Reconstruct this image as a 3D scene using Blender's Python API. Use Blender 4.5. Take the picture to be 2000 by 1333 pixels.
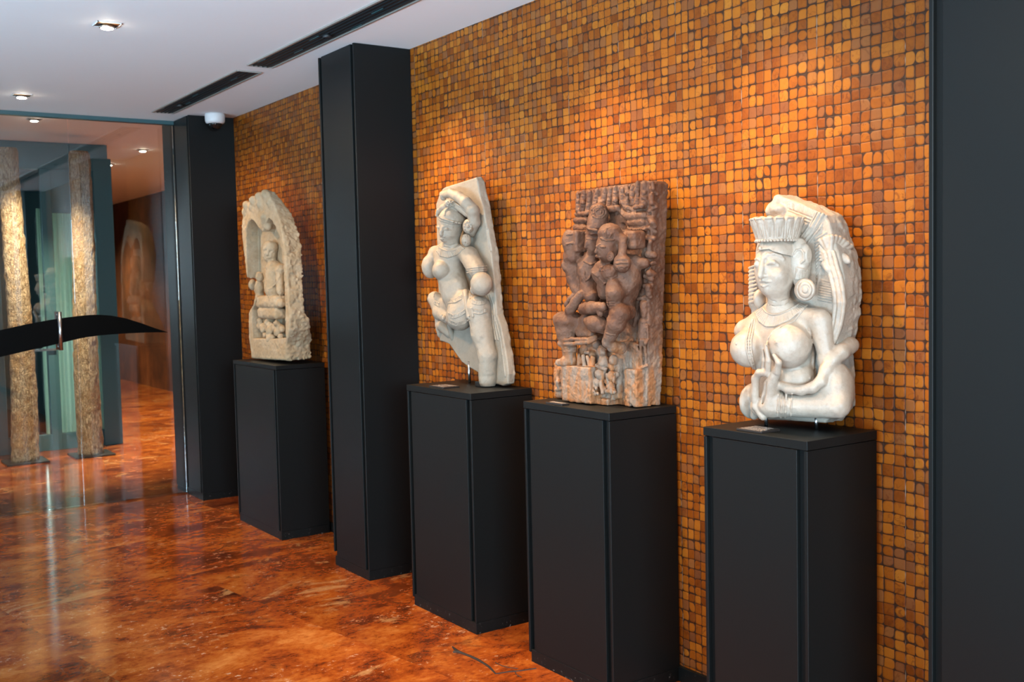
import bpy, bmesh, math, random
import numpy as np
from mathutils import Matrix, Vector
for o in list(bpy.data.objects): bpy.data.objects.remove(o)
SC = bpy.context.scene
COL = SC.collection
R = math.radians

# ------------------------------------------------------------------ camera
FPX, YAW, PITCH, ROLL, CAMD, CAMH, CEIL = 2070.8, -0.9679, 0.0588, 0.02236, 2.6779, 1.5, 2.667
FW = np.array([math.sin(YAW)*math.cos(PITCH), math.cos(YAW)*math.cos(PITCH), -math.sin(PITCH)])
RT = np.array([math.cos(YAW), -math.sin(YAW), 0.0])
UP = np.cross(RT, FW)
CAM = np.array([0, -CAMD, CAMH])
_cr, _sr = math.cos(ROLL), math.sin(ROLL)
EX, EY = _cr*RT - _sr*UP, _sr*RT + _cr*UP
cam = bpy.data.cameras.new('camera'); camo = bpy.data.objects.new('camera', cam); COL.objects.link(camo)
camo.matrix_world = Matrix(((EX[0], EY[0], -FW[0], CAM[0]), (EX[1], EY[1], -FW[1], CAM[1]), (EX[2], EY[2], -FW[2], CAM[2]), (0, 0, 0, 1)))
cam.sensor_width = 36; cam.lens = FPX/2000*36; cam.clip_start = 0.05; cam.clip_end = 200
cam.dof.use_dof = True; cam.dof.focus_distance = 3.8; cam.dof.aperture_fstop = 5.6
SC.camera = camo

def ray(px, py):                       # direction from the camera through a photograph pixel
    return FW + (px-1000)/FPX*EX - (py-666.5)/FPX*EY
def at(px, py, axis, val):             # point of that ray on the plane axis = val
    d = ray(px, py); return CAM + (val-CAM[axis])/d[axis]*d

# ------------------------------------------------------------------ light, sky, exposure
SC.view_settings.view_transform = 'Standard'; SC.view_settings.look = 'None'
SC.view_settings.exposure = 0.28; SC.view_settings.gamma = 1.0; SC.view_settings.use_curve_mapping = False
W = bpy.data.worlds.new('world'); SC.world = W; W.use_nodes = True
W.node_tree.nodes['Background'].inputs[0].default_value = (0.55, 0.68, 0.8, 1)
W.node_tree.nodes['Background'].inputs[1].default_value = 0.5
def area(name, loc, aim, sx, sy, power, col):
    l = bpy.data.lights.new(name, 'AREA'); l.shape = 'RECTANGLE'; l.size = sx; l.size_y = sy; l.energy = power; l.color = col
    o = bpy.data.objects.new(name, l); COL.objects.link(o); o.location = loc
    o.rotation_euler = (Vector(aim)-Vector(loc)).to_track_quat('-Z', 'Y').to_euler()
    return o
def spot(name, loc, aim, power, col, angle, blend=0.6, rad=0.03):
    l = bpy.data.lights.new(name, 'SPOT'); l.energy = power; l.color = col; l.spot_size = R(angle); l.spot_blend = blend; l.shadow_soft_size = rad
    o = bpy.data.objects.new(name, l); COL.objects.link(o); o.location = loc
    o.rotation_euler = (Vector(aim)-Vector(loc)).to_track_quat('-Z', 'Y').to_euler()
    return o
COOL = (0.80, 0.91, 1.0); WARM = (1.0, 0.66, 0.36)
# daylight through the glazed side of the hall (opposite the mosaic wall) and beyond the glass door, plus an added ceiling uplight
area('window_daylight', (-1.0, -6.3, 1.5), (-1.0, 0, 1.4), 6.5, 2.3, 45, COOL)
g_ = area('added_ceiling_uplight', (-1.6, -6.2, 0.35), (-2.6, -2.6, 2.667), 7.0, 0.5, 178, (0.45, 0.76, 1.0)); g_.data.spread = R(80)  # unseen uplight added to brighten and cool the ceiling, as bounced daylight would
area('end_window_daylight', (3.8, -2.9, 1.95), (-3, -1.2, 1.9), 3.2, 1.4, 520, (0.64, 0.85, 1.0))
area('lobby_daylight', (-9.2, -6.3, 1.5), (-9.2, 0, 1.3), 2.6, 2.3, 45, COOL)
area('entrance_daylight', (-11.3, -0.42, 1.25), (-10.5, -0.42, 1.25), 0.30, 1.9, 11, (0.8, 1.0, 0.95))

# ------------------------------------------------------------------ helpers
def thing(name, label, cat, loc=(0, 0, 0), group=None, kind=None):
    o = bpy.data.objects.new(name, None); COL.objects.link(o); o.location = loc
    o.empty_display_size = 0.05
    if label: o['label'] = label
    if cat: o['category'] = cat
    if group: o['group'] = group
    if kind: o['kind'] = kind
    return o
def tag(o, label=None, cat=None, group=None, kind=None):
    if label: o['label'] = label
    if cat: o['category'] = cat
    if group: o['group'] = group
    if kind: o['kind'] = kind
    return o
def wloc(o):
    v = Vector((0, 0, 0))
    while o is not None: v += o.location; o = o.parent
    return v
def link(name, me, mat, parent=None, smooth=False):
    if mat: me.materials.append(mat)
    if smooth:
        me.polygons.foreach_set('use_smooth', [True]*len(me.polygons))
    o = bpy.data.objects.new(name, me); COL.objects.link(o)
    if parent:
        off = wloc(parent); me.transform(Matrix.Translation(-off)); o.parent = parent
    return o
class MB:                              # collects shapes in world coordinates, then becomes ONE mesh object
    def __init__(s): s.bm = bmesh.new()
    def box(s, x0, x1, y0, y1, z0, z1, bev=0.0, seg=2):
        b = bmesh.new()
        bmesh.ops.create_cube(b, size=1)
        for v in b.verts: v.co = Vector(((x0+x1)/2+v.co.x*(x1-x0), (y0+y1)/2+v.co.y*(y1-y0), (z0+z1)/2+v.co.z*(z1-z0)))
        if bev: bmesh.ops.bevel(b, geom=list(b.edges), offset=bev, segments=seg, affect='EDGES', profile=0.5)
        s._merge(b); return s
    def _merge(s, b):
        me = bpy.data.meshes.new('t'); b.to_mesh(me); b.free(); s.bm.from_mesh(me); bpy.data.meshes.remove(me)
    def lathe(s, c, prof, n=48):       # profile (radius, z) around a vertical axis at c
        rings = []
        for r_, z in prof:
            rings.append([s.bm.verts.new((c[0]+r_*math.cos(2*math.pi*i/n), c[1]+r_*math.sin(2*math.pi*i/n), c[2]+z)) for i in range(n)])
        for a, b in zip(rings, rings[1:]):
            for i in range(n): s.bm.faces.new((a[i], a[(i+1) % n], b[(i+1) % n], b[i]))
        s.bm.faces.new(rings[0][::-1]); s.bm.faces.new(rings[-1]); return s
    def tube(s, pts, r_, n=12):
        pts = [Vector(p) for p in pts]; rings = []
        for i, p in enumerate(pts):
            t = (pts[min(i+1, len(pts)-1)]-pts[max(i-1, 0)]).normalized()
            a = t.orthogonal().normalized() if i == 0 else (a - a.dot(t)*t).normalized()
            b = t.cross(a); rr = r_[i] if isinstance(r_, (list, tuple)) else r_
            rings.append([s.bm.verts.new(p+rr*(math.cos(2*math.pi*k/n)*a+math.sin(2*math.pi*k/n)*b)) for k in range(n)])
        for a_, b_ in zip(rings, rings[1:]):
            for i in range(n): s.bm.faces.new((a_[i], a_[(i+1) % n], b_[(i+1) % n], b_[i]))
        s.bm.faces.new(rings[0][::-1]); s.bm.faces.new(rings[-1]); return s
    def build(s, name, mat, parent=None, smooth=False):
        bmesh.ops.recalc_face_normals(s.bm, faces=list(s.bm.faces))
        me = bpy.data.meshes.new(name); s.bm.to_mesh(me); s.bm.free()
        return link(name, me, mat, parent, smooth)

# ------------------------------------------------------------------ materials
class NT:
    def __init__(s, name):
        s.m = bpy.data.materials.new(name); s.m.use_nodes = True; s.t = s.m.node_tree; s.n = s.t.nodes
        s.bsdf = s.n['Principled BSDF']; s.out = s.n['Material Output']
    def node(s, ty, **kw):
        n = s.n.new(ty)
        for k, v in kw.items(): setattr(n, k, v)
        return n
    def put(s, sock, v):
        if v is None: return
        if isinstance(v, bpy.types.NodeSocket): s.t.links.new(v, sock)
        elif isinstance(v, (tuple, list)) and len(v) == 3 and sock.type == 'RGBA': sock.default_value = (*v, 1)
        else: sock.default_value = v
    def m_(s, op, a, b=None, c=None, clamp=False):
        n = s.node('ShaderNodeMath', operation=op, use_clamp=clamp)
        for i, v in enumerate((a, b, c)): s.put(n.inputs[i], v)
        return n.outputs[0]
    def v_(s, op, a, b=None, scale=None):
        n = s.node('ShaderNodeVectorMath', operation=op); s.put(n.inputs[0], a)
        if b is not None: s.put(n.inputs[1], b)
        if scale is not None: s.put(n.inputs['Scale'], scale)
        return n.outputs['Value'] if op in ('LENGTH', 'DISTANCE', 'DOT_PRODUCT') else n.outputs[0]
    def coord(s): return s.node('ShaderNodeTexCoord').outputs['Object']
    def geo(s): return s.node('ShaderNodeNewGeometry').outputs['Position']
    def sep(s, v):
        n = s.node('ShaderNodeSeparateXYZ'); s.put(n.inputs[0], v); return n.outputs
    def com(s, x, y, z):
        n = s.node('ShaderNodeCombineXYZ')
        for i, v in enumerate((x, y, z)): s.put(n.inputs[i], v)
        return n.outputs[0]
    def noise(s, vec, scale, detail=4, rough=0.6, dist=0.0, color=False):
        n = s.node('ShaderNodeTexNoise'); s.put(n.inputs['Vector'], vec); n.inputs['Scale'].default_value = scale
        n.inputs['Detail'].default_value = detail; n.inputs['Roughness'].default_value = rough; n.inputs['Distortion'].default_value = dist
        return n.outputs['Color' if color else 'Fac']
    def white(s, vec, color=False):
        n = s.node('ShaderNodeTexWhiteNoise', noise_dimensions='3D'); s.put(n.inputs['Vector'], vec); return n.outputs['Color' if color else 'Value']
    def vor(s, vec, scale, feature='F1'):
        n = s.node('ShaderNodeTexVoronoi', feature=feature); s.put(n.inputs['Vector'], vec); n.inputs['Scale'].default_value = scale
        return n.outputs['Distance']
    def ramp(s, fac, stops, interp='LINEAR'):
        n = s.node('ShaderNodeValToRGB'); s.put(n.inputs[0], fac); e = n.color_ramp.elements; n.color_ramp.interpolation = interp
        while len(e) < len(stops): e.new(0.5)
        for i, (p, c) in enumerate(stops): e[i].position = p; e[i].color = (*c, 1) if len(c) == 3 else c
        return n.outputs[0]
    def mix(s, fac, a, b, mode='MIX'):
        n = s.node('ShaderNodeMix', data_type='RGBA', blend_type=mode); s.put(n.inputs[0], fac); s.put(n.inputs[6], a); s.put(n.inputs[7], b); return n.outputs[2]
    def step(s, v, e0, e1):
        n = s.node('ShaderNodeMapRange', interpolation_type='SMOOTHSTEP'); s.put(n.inputs[0], v); s.put(n.inputs[1], e0); s.put(n.inputs[2], e1); return n.outputs[0]
    def bump(s, h, dist=0.01, strength=1.0):
        n = s.node('ShaderNodeBump'); s.put(n.inputs['Height'], h); n.inputs['Distance'].default_value = dist; n.inputs['Strength'].default_value = strength
        s.t.links.new(n.outputs[0], s.bsdf.inputs['Normal'])
    def set(s, **kw):
        for k, v in kw.items(): s.put(s.bsdf.inputs[k.replace('_', ' ')], v)
        return s.m

def plain(name, col, rough=0.5, metal=0.0, spec=0.5, bump=0.0, var=0.0):
    t = NT(name); c = t.coord()
    if var:
        n = t.noise(c, 6, 4); col2 = t.mix(t.m_('MULTIPLY', n, var), col, tuple(x*0.45 for x in col))
    else: col2 = col
    if bump: t.bump(t.noise(c, 60, 3), 0.002, bump)
    return t.set(Base_Color=col2, Roughness=rough, Metallic=metal, Specular_IOR_Level=spec)

def mat_mosaic():
    # hand cut coconut shell squares: each cell a thin dark joint, brown husk at the corners and a polished orange face
    t = NT('coconut_mosaic'); x, y, z = t.sep(t.coord())[:3]
    P = 0.0348
    u = t.m_('DIVIDE', x, P); v = t.m_('DIVIDE', z, P*0.985)
    pu, pv = t.m_('FLOOR', t.m_('DIVIDE', u, 9)), t.m_('FLOOR', t.m_('DIVIDE', v, 9))
    pr = t.sep(t.white(t.com(pu, 0.0, pv), True))
    su = t.m_('SINE', t.m_('MULTIPLY', t.m_('SUBTRACT', t.m_('DIVIDE', u, 9), pu), math.pi))
    sv = t.m_('SINE', t.m_('MULTIPLY', t.m_('SUBTRACT', t.m_('DIVIDE', v, 9), pv), math.pi))
    wv = t.com(u, 0.0, v)
    nz = t.sep(t.noise(wv, 0.6, 1, 0.5, color=True))
    u2 = t.m_('ADD', u, t.m_('MULTIPLY', su, t.m_('MULTIPLY_ADD', nz[0], 0.3, t.m_('MULTIPLY', pr[0], 0.30))))
    v2 = t.m_('ADD', v, t.m_('MULTIPLY', sv, t.m_('MULTIPLY_ADD', nz[1], 0.3, t.m_('MULTIPLY', pr[1], 0.30))))
    cu, cv = t.m_('FLOOR', u2), t.m_('FLOOR', v2)
    lu, lv = t.m_('SUBTRACT', t.m_('SUBTRACT', u2, cu), 0.5), t.m_('SUBTRACT', t.m_('SUBTRACT', v2, cv), 0.5)
    cell = t.com(cu, 3.0, cv)
    r1 = t.sep(t.white(cell, True)); r2 = t.sep(t.white(t.com(cu, 7.5, cv), True)); r3 = t.sep(t.white(t.com(cu, 17.5, cv), True))
    corner = t.white(t.com(t.m_('MULTIPLY_ADD', t.m_('SIGN', lu), 0.25, cu), 11.0, t.m_('MULTIPLY_ADD', t.m_('SIGN', lv), 0.25, cv)))
    rad = t.m_('MULTIPLY_ADD', t.m_('MULTIPLY', corner, t.m_('MULTIPLY_ADD', r2[2], 0.7, 0.5)), 0.44, 0.05)
    shrink = t.m_('MULTIPLY', t.m_('POWER', r2[0], 2.5), 0.09)
    h = t.m_('SUBTRACT', t.m_('SUBTRACT', 0.5, shrink), rad)
    ou = t.m_('SUBTRACT', lu, t.m_('MULTIPLY', t.m_('SUBTRACT', r3[0], 0.5), t.m_('MULTIPLY', shrink, 1.6)))
    ov = t.m_('SUBTRACT', lv, t.m_('MULTIPLY', t.m_('SUBTRACT', r3[1], 0.5), t.m_('MULTIPLY', shrink, 1.6)))
    qx = t.m_('SUBTRACT', t.m_('ABSOLUTE', ou), h); qy = t.m_('SUBTRACT', t.m_('ABSOLUTE', ov), h)
    d = t.m_('SUBTRACT', t.m_('ADD', t.v_('LENGTH', t.com(t.m_('MAXIMUM', qx, 0.0), t.m_('MAXIMUM', qy, 0.0), 0.0)), t.m_('MINIMUM', t.m_('MAXIMUM', qx, qy), 0.0)), rad)
    loc3 = t.v_('ADD', wv, t.v_('SCALE', cell, scale=5.3))
    n1 = t.noise(loc3, 2.2, 4, 0.6); n2 = t.noise(loc3, 1.3, 3, 0.6, 1.4); n3 = t.noise(loc3, 7, 3)
    d2 = t.m_('MULTIPLY_ADD', t.m_('SUBTRACT', n1, 0.5), 0.14, d)
    face = t.step(d2, 0.045, -0.045)
    bandn = t.noise(t.com(t.m_('DIVIDE', u, 2.4), 0.0, t.m_('DIVIDE', v, 2.2)), 0.30, 3)
    key = t.m_('ADD', t.m_('MULTIPLY', r1[0], 0.46), t.m_('ADD', t.m_('MULTIPLY', bandn, 0.34), t.m_('MULTIPLY', n1, 0.22)))
    col = t.ramp(key, [(0.18, (0.090, 0.019, 0.0024)), (0.32, (0.200, 0.047, 0.0038)), (0.48, (0.290, 0.077, 0.0056)), (0.66, (0.345, 0.103, 0.0086)), (0.88, (0.410, 0.150, 0.019))])
    dull = t.step(r3[2], 0.80, 0.86)                                          # a few pieces keep a greyish husk
    col = t.mix(t.m_('MULTIPLY', dull, 0.6), col, (0.150, 0.060, 0.026))
    blot = t.m_('MULTIPLY', t.step(n2, 0.50, 0.68), t.step(r2[1], 0.55, 0.75))
    col = t.mix(t.m_('MULTIPLY', blot, 0.62), col, (0.115, 0.022, 0.0045))
    vein = t.m_('MULTIPLY', t.step(t.m_('ABSOLUTE', t.m_('SUBTRACT', t.noise(loc3, 0.9, 1, 0.5, 0.6), 0.5)), 0.022, 0.0), t.step(r1[2], 0.62, 0.72))
    col = t.mix(t.m_('MULTIPLY', vein, 0.4), col, (0.10, 0.025, 0.006))
    rim = t.step(d2, t.m_('MULTIPLY_ADD', r1[1], -0.20, -0.04), 0.0)
    col = t.mix(t.m_('MULTIPLY', rim, 0.45), col, (0.155, 0.036, 0.006))
    husk = t.mix(n3, (0.022, 0.0085, 0.0040), (0.072, 0.029, 0.014))
    col = t.mix(face, husk, col)
    joint = t.m_('MAXIMUM', t.step(t.m_('ABSOLUTE', lu), 0.468, 0.494), t.step(t.m_('ABSOLUTE', lv), 0.462, 0.492))
    col = t.mix(t.m_('MULTIPLY', joint, t.m_('MULTIPLY_ADD', n3, 0.5, 0.5)), col, (0.016, 0.006, 0.003))
    pj = t.m_('SUBTRACT', 0.5, t.m_('ABSOLUTE', t.m_('SUBTRACT', t.m_('FRACT', t.m_('DIVIDE', u, 9)), 0.5)))
    col = t.mix(t.m_('MULTIPLY', t.step(pj, 0.006, 0.002), t.step(t.noise(wv, 0.5, 2), 0.48, 0.62)), col, (0.30, 0.20, 0.14))   # pale glue at the sheet joints
    slope = t.m_('ADD', t.m_('MULTIPLY', lu, t.m_('SUBTRACT', r2[1], 0.5)), t.m_('MULTIPLY', lv, t.m_('SUBTRACT', r1[2], 0.5)))
    hgt = t.m_('SUBTRACT', t.m_('ADD', t.m_('ADD', t.m_('MULTIPLY', t.step(d2, 0.05, -0.16), 0.55), t.m_('MULTIPLY', slope, 0.8)), t.m_('MULTIPLY', r1[1], 0.2)), t.m_('MULTIPLY', joint, 0.4))
    t.bump(hgt, 0.005, 0.32)
    return t.set(Base_Color=col, Roughness=t.m_('MULTIPLY_ADD', n1, 0.25, 0.26), Specular_IOR_Level=0.2)

def mat_floor():
    t = NT('stained_stone_floor'); co = t.coord(); x, y, z = t.sep(co)[:3]
    rot = t.v_('ADD', t.com(t.m_('MULTIPLY_ADD', y, 0.16, x), t.m_('MULTIPLY_ADD', x, -0.16, y), 0.0), (0.2, 0.13, 0.0))
    rx, ry, _ = t.sep(rot)[:3]
    cu, cv = t.m_('FLOOR', t.m_('DIVIDE', rx, 0.9)), t.m_('FLOOR', t.m_('DIVIDE', ry, 0.9))
    off = t.white(t.com(cu, cv, 2.0), True)
    p = t.v_('ADD', t.com(t.m_('MULTIPLY', rx, 1.2), t.m_('MULTIPLY', ry, 0.85), 0.0), t.v_('SCALE', off, scale=0.55))
    n1 = t.noise(p, 1.6, 9, 0.68, 0.7); n2 = t.noise(t.v_('ADD', p, (7.1, 3.3, 0.4)), 5.0, 9, 0.74, 0.4)
    n3 = t.noise(t.v_('ADD', p, (1.1, 9.3, 2.4)), 2.6, 8, 0.72, 1.0); n4 = t.noise(p, 30, 6, 0.75); n5 = t.noise(t.v_('ADD', p, (4.0, 1.3, 7.7)), 4.2, 8, 0.74, 0.8)
    k = t.m_('ADD', t.m_('MULTIPLY', n1, 0.42), t.m_('MULTIPLY_ADD', n4, 0.16, t.m_('MULTIPLY', n2, 0.42)))
    col = t.ramp(k, [(0.40, (0.060, 0.0125, 0.0045)), (0.455, (0.180, 0.034, 0.0065)), (0.50, (0.300, 0.062, 0.0095)), (0.545, (0.400, 0.105, 0.016)), (0.62, (0.54, 0.195, 0.045))])
    col = t.mix(t.m_('MULTIPLY', t.step(n3, 0.57, 0.66), 0.62), col, (0.56, 0.30, 0.12))
    col = t.mix(t.m_('MULTIPLY', t.step(n5, 0.44, 0.34), 0.5), col, (0.062, 0.020, 0.010))
    speck = t.m_('MULTIPLY', t.step(n4, 0.575, 0.64), t.step(t.noise(t.v_('ADD', p, (2.0, 5.5, 3.1)), 3.4, 6, 0.7), 0.50, 0.58))
    col = t.mix(t.m_('MULTIPLY', speck, 0.75), col, (0.62, 0.42, 0.27))
    col = t.mix(t.m_('MULTIPLY', t.step(n4, 0.42, 0.36), 0.32), col, (0.055, 0.016, 0.008))
    tone = t.m_('MULTIPLY_ADD', t.white(t.com(cu, cv, 9.0)), 0.30, 0.85)
    col = t.mix(1.0, col, t.com(tone, tone, tone), 'MULTIPLY')
    t.bump(t.m_('ADD', t.m_('MULTIPLY', n2, 0.6), t.m_('MULTIPLY', n4, 0.15)), 0.004, 0.07)
    return t.set(Base_Color=col, Roughness=t.m_('MULTIPLY_ADD', n2, 0.14, 0.04), Specular_IOR_Level=0.42)

def mat_stone(name, ca, cb, cdark, scale=9, rough=0.62, bump=0.35, spec=0.35, fine=90, zlo=None, clo=None, clo2=None, zmid=0.0):
    t = NT(name); g = t.geo()
    n1 = t.noise(g, scale, 6, 0.62, 0.4); n2 = t.noise(g, scale*3.1, 5, 0.7); n3 = t.noise(g, fine, 4, 0.7)
    col = t.mix(t.step(n1, 0.35, 0.68), ca, cb)
    col = t.mix(t.m_('MULTIPLY', t.step(n2, 0.55, 0.75), 0.55), col, cdark)
    if clo:                            # the lower, paler bed of the same stone, with drips of ochre
        z = t.sep(g)[2]
        k = t.step(t.m_('MULTIPLY_ADD', t.m_('SUBTRACT', n1, 0.5), 0.35, z), zlo+0.10, zlo-0.10)
        streak = t.noise(t.v_('MULTIPLY', g, (1.0, 1.0, 0.18)), 26, 3)
        low = t.mix(t.step(streak, 0.42, 0.60), clo, clo2)
        col = t.mix(k, col, low)
    col = t.mix(t.m_('MULTIPLY', t.step(n3, 0.45, 0.7), 0.22), col, cdark)
    t.bump(t.m_('ADD', t.m_('MULTIPLY', n3, 0.5), t.m_('MULTIPLY', n2, 0.8)), 0.004, bump)
    return t.set(Base_Color=col, Roughness=rough, Specular_IOR_Level=spec)

def mat_glass():
    t = NT('clear_glass'); t.n.remove(t.bsdf)
    tr = t.node('ShaderNodeBsdfTransparent'); tr.inputs[0].default_value = (0.90, 0.95, 0.95, 1)
    gl = t.node('ShaderNodeBsdfGlossy'); gl.inputs[0].default_value = (0.9, 0.97, 1.0, 1); gl.inputs['Roughness'].default_value = 0.0
    fr = t.node('ShaderNodeFresnel'); fr.inputs[0].default_value = 1.52
    mx = t.node('ShaderNodeMixShader'); t.put(mx.inputs[0], t.m_('MULTIPLY', fr.outputs[0], 1.35, clamp=True)); t.t.links.new(tr.outputs[0], mx.inputs[1]); t.t.links.new(gl.outputs[0], mx.inputs[2])
    t.t.links.new(mx.outputs[0], t.out.inputs[0]); return t.m
def mat_emit(name, col, power):
    t = NT(name); t.n.remove(t.bsdf); e = t.node('ShaderNodeEmission'); e.inputs[0].default_value = (*col, 1); e.inputs[1].default_value = power
    t.t.links.new(e.outputs[0], t.out.inputs[0]); return t.m
def mat_bark():
    t = NT('bark'); g = t.geo(); st = t.v_('MULTIPLY', g, (1, 1, 0.30))
    v = t.vor(t.v_('ADD', st, t.v_('SCALE', t.noise(g, 14, 4, color=True), scale=0.05)), 62, 'DISTANCE_TO_EDGE')
    n = t.noise(st, 70, 6, 0.75); n2 = t.noise(g, 5, 5, 0.7); n3 = t.noise(g, 45, 3)
    col = t.mix(t.step(n, 0.36, 0.62), (0.20, 0.115, 0.055), (0.56, 0.41, 0.25))
    col = t.mix(t.m_('MULTIPLY', t.step(n2, 0.45, 0.62), 0.7), col, (0.36, 0.20, 0.08))
    col = t.mix(t.m_('MULTIPLY', t.step(t.m_('MULTIPLY_ADD', n3, 0.1, v), 0.14, 0.04), 0.38), col, (0.10, 0.055, 0.028))
    t.bump(t.m_('ADD', t.step(v, 0.0, 0.2), n), 0.012, 0.8)
    return t.set(Base_Color=col, Roughness=0.85)
def mat_curtain():
    t = NT('sheer_curtain'); a = t.node('ShaderNodeBsdfTranslucent'); a.inputs[0].default_value = (0.72, 0.84, 0.74, 1)
    t.set(Base_Color=(0.6, 0.7, 0.62), Roughness=0.8); m = t.node('ShaderNodeMixShader'); m.inputs[0].default_value = 0.65
    t.t.links.new(t.bsdf.outputs[0], m.inputs[1]); t.t.links.new(a.outputs[0], m.inputs[2]); t.t.links.new(m.outputs[0], t.out.inputs[0]); return t.m
def mat_rust():
    t = NT('rusted_panel_wall'); g = t.geo()
    n = t.noise(g, 0.9, 7, 0.65, 1.2); n2 = t.noise(t.v_('MULTIPLY', g, (1, 1, 0.4)), 2.4, 6, 0.7, 0.8)
    col = t.ramp(t.m_('ADD', t.m_('MULTIPLY', n, 0.6), t.m_('MULTIPLY', n2, 0.4)), [(0.36, (0.03825, 0.0136, 0.00595)), (0.5, (0.1105, 0.034, 0.01105)), (0.60, (0.221, 0.068, 0.0187)), (0.72, (0.306, 0.1615, 0.0765))])
    return t.set(Base_Color=col, Roughness=0.55)
def mat_black():
    t = NT('black_satin_lacquer'); c = t.geo()
    x, y, z = t.sep(c)[:3]
    dust = t.m_('MULTIPLY', t.step(t.noise(c, 60, 5, 0.75), 0.60, 0.70), t.step(z, 0.07, 0.0))
    fleck = t.m_('MULTIPLY', t.step(t.noise(c, 170, 2), 0.79, 0.82), t.step(z, 0.5, 0.0))
    col = t.mix(t.m_('MAXIMUM', t.m_('MULTIPLY', dust, 0.55), fleck), (0.0054, 0.0066, 0.0068), (0.42, 0.40, 0.36))
    t.bump(t.noise(c, 240, 2), 0.0006, 0.12)
    return t.set(Base_Color=col, Roughness=0.45, Specular_IOR_Level=0.22)
def mat_ceiling():
    t = NT('white_ceiling_paint'); c = t.geo(); n = t.noise(c, 1.5, 4)
    t.bump(t.noise(c, 5, 3), 0.004, 0.15)
    return t.set(Base_Color=t.mix(n, (0.82, 0.83, 0.84), (0.86, 0.86, 0.86)), Roughness=0.7, Specular_IOR_Level=0.2)

M = dict(
    mosaic=mat_mosaic(), floor=mat_floor(), black=mat_black(), ceiling=mat_ceiling(), glass=mat_glass(), bark=mat_bark(), rust=mat_rust(),
    teal=plain('dark_teal_steel', (0.045, 0.115, 0.130), 0.35, 0.0, 0.5), steel=plain('brushed_steel', (0.62, 0.63, 0.64), 0.25, 1.0, bump=0.1),
    wallpaint=plain('brown_wall_paint', (0.22, 0.16, 0.11), 0.7, var=0.3), decal=plain('black_film', (0.002, 0.002, 0.002), 0.4, spec=0.05),
    ventblack=plain('vent_black', (0.012, 0.014, 0.016), 0.45), ventframe=plain('vent_frame', (0.36, 0.33, 0.30), 0.4, 0.4), white=plain('white_plastic', (0.72, 0.73, 0.74), 0.35),
    gold=plain('warm_reflector', (0.55, 0.30, 0.13), 0.3, 0.7), darkbox=plain('lamp_housing', (0.02, 0.02, 0.02), 0.4), lamp=mat_emit('lamp_glow', (1.0, 0.86, 0.68), 140),
    tagplate=plain('plaque_plate', (0.035, 0.030, 0.028), 0.3, 0.3), tagtext=plain('plaque_print', (0.42, 0.36, 0.32), 0.4), smoke=plain('smoked_dome', (0.008, 0.008, 0.008), 0.06, spec=0.7),
    curtain=mat_curtain(), crack=plain('floor_crack', (0.018, 0.010, 0.007), 0.6), plate=plain('black_steel_plate', (0.012, 0.012, 0.012), 0.45),
    st_bust=mat_stone('cream_sandstone', (0.36, 0.285, 0.22), (0.43, 0.36, 0.29), (0.24, 0.17, 0.12), 7, 0.42, 0.35, 0.5, 120),
    st_bust_r=mat_stone('weathered_cream_sandstone', (0.31, 0.265, 0.215), (0.42, 0.34, 0.27), (0.17, 0.14, 0.11), 12, 0.75, 0.7, 0.3, 120),
    st_dancer=mat_stone('grey_cream_sandstone', (0.265, 0.217, 0.163), (0.33, 0.272, 0.208), (0.18, 0.155, 0.125), 6, 0.55, 0.5, 0.35, 110),
    st_couple=mat_stone('maroon_sandstone', (0.092, 0.037, 0.019), (0.150, 0.075, 0.045), (0.052, 0.025, 0.016), 9, 0.62, 0.75, 0.3, 130, 1.24, (0.35, 0.150, 0.060), (0.28, 0.20, 0.145)),
    st_shrine=mat_stone('rough_buff_stone', (0.37, 0.265, 0.155), (0.44, 0.34, 0.225), (0.19, 0.165, 0.125), 10, 0.8, 1.0, 0.2, 80),
)

# ------------------------------------------------------------------ setting
def structure(o, label=None):
    o['kind'] = 'structure'
    if label: o['label'] = label
    return o
structure(MB().box(-19, 4, -6.6, 2.2, -0.15, 0).build('floor', M['floor']), 'glossy stained red and orange stone floor')
GX = -7.62
structure(MB().box(GX, 4, -6.6, 0.0, CEIL, 3.1).build('ceiling', M['ceiling']), 'white painted hall ceiling')
structure(MB().box(-19, GX-0.002, -6.6, 2.2, 2.845, 3.1).build('ceiling_lobby', M['ceiling']), 'white ceiling beyond the glass')
structure(MB().box(-7.80, 4, 0.0, 0.16, 0, CEIL).build('wall_back', M['mosaic']), 'wall clad in orange brown coconut shell mosaic')
structure(MB().box(-7.80, 4, 0.001, 0.16, CEIL, 3.1).build('wall_above', M['wallpaint']))
structure(MB().box(4, 4.15, -6.6, 0.16, 0, 3.1).build('wall_right', M['wallpaint']))
structure(MB().box(-19, -10.7, -6.75, -6.6, 0, 3.1).box(2.6, 4.15, -6.75, -6.6, 0, 3.1).box(-7.9, -4.6, -6.75, -6.6, 0, 3.1).box(-10.7, 2.6, -6.75, -6.6, 2.68, 3.1).build('wall_front', M['wallpaint']))
structure(MB().box(-19.15, -19, -6.75, 2.3, 0, 3.1).build('wall_left', M['wallpaint']))
structure(MB().box(-19, -7.3, 1.85, 2.0, 0, 2.845).build('wall_lobby', M['rust']), 'rust brown wall of the lobby beyond the glass')
structure(MB().box(-7.80, 4, -0.016, 0.0, 0, 0.055, 0.002).build('baseboard_back', M['black']), 'low black baseboard under the mosaic wall')

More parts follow.
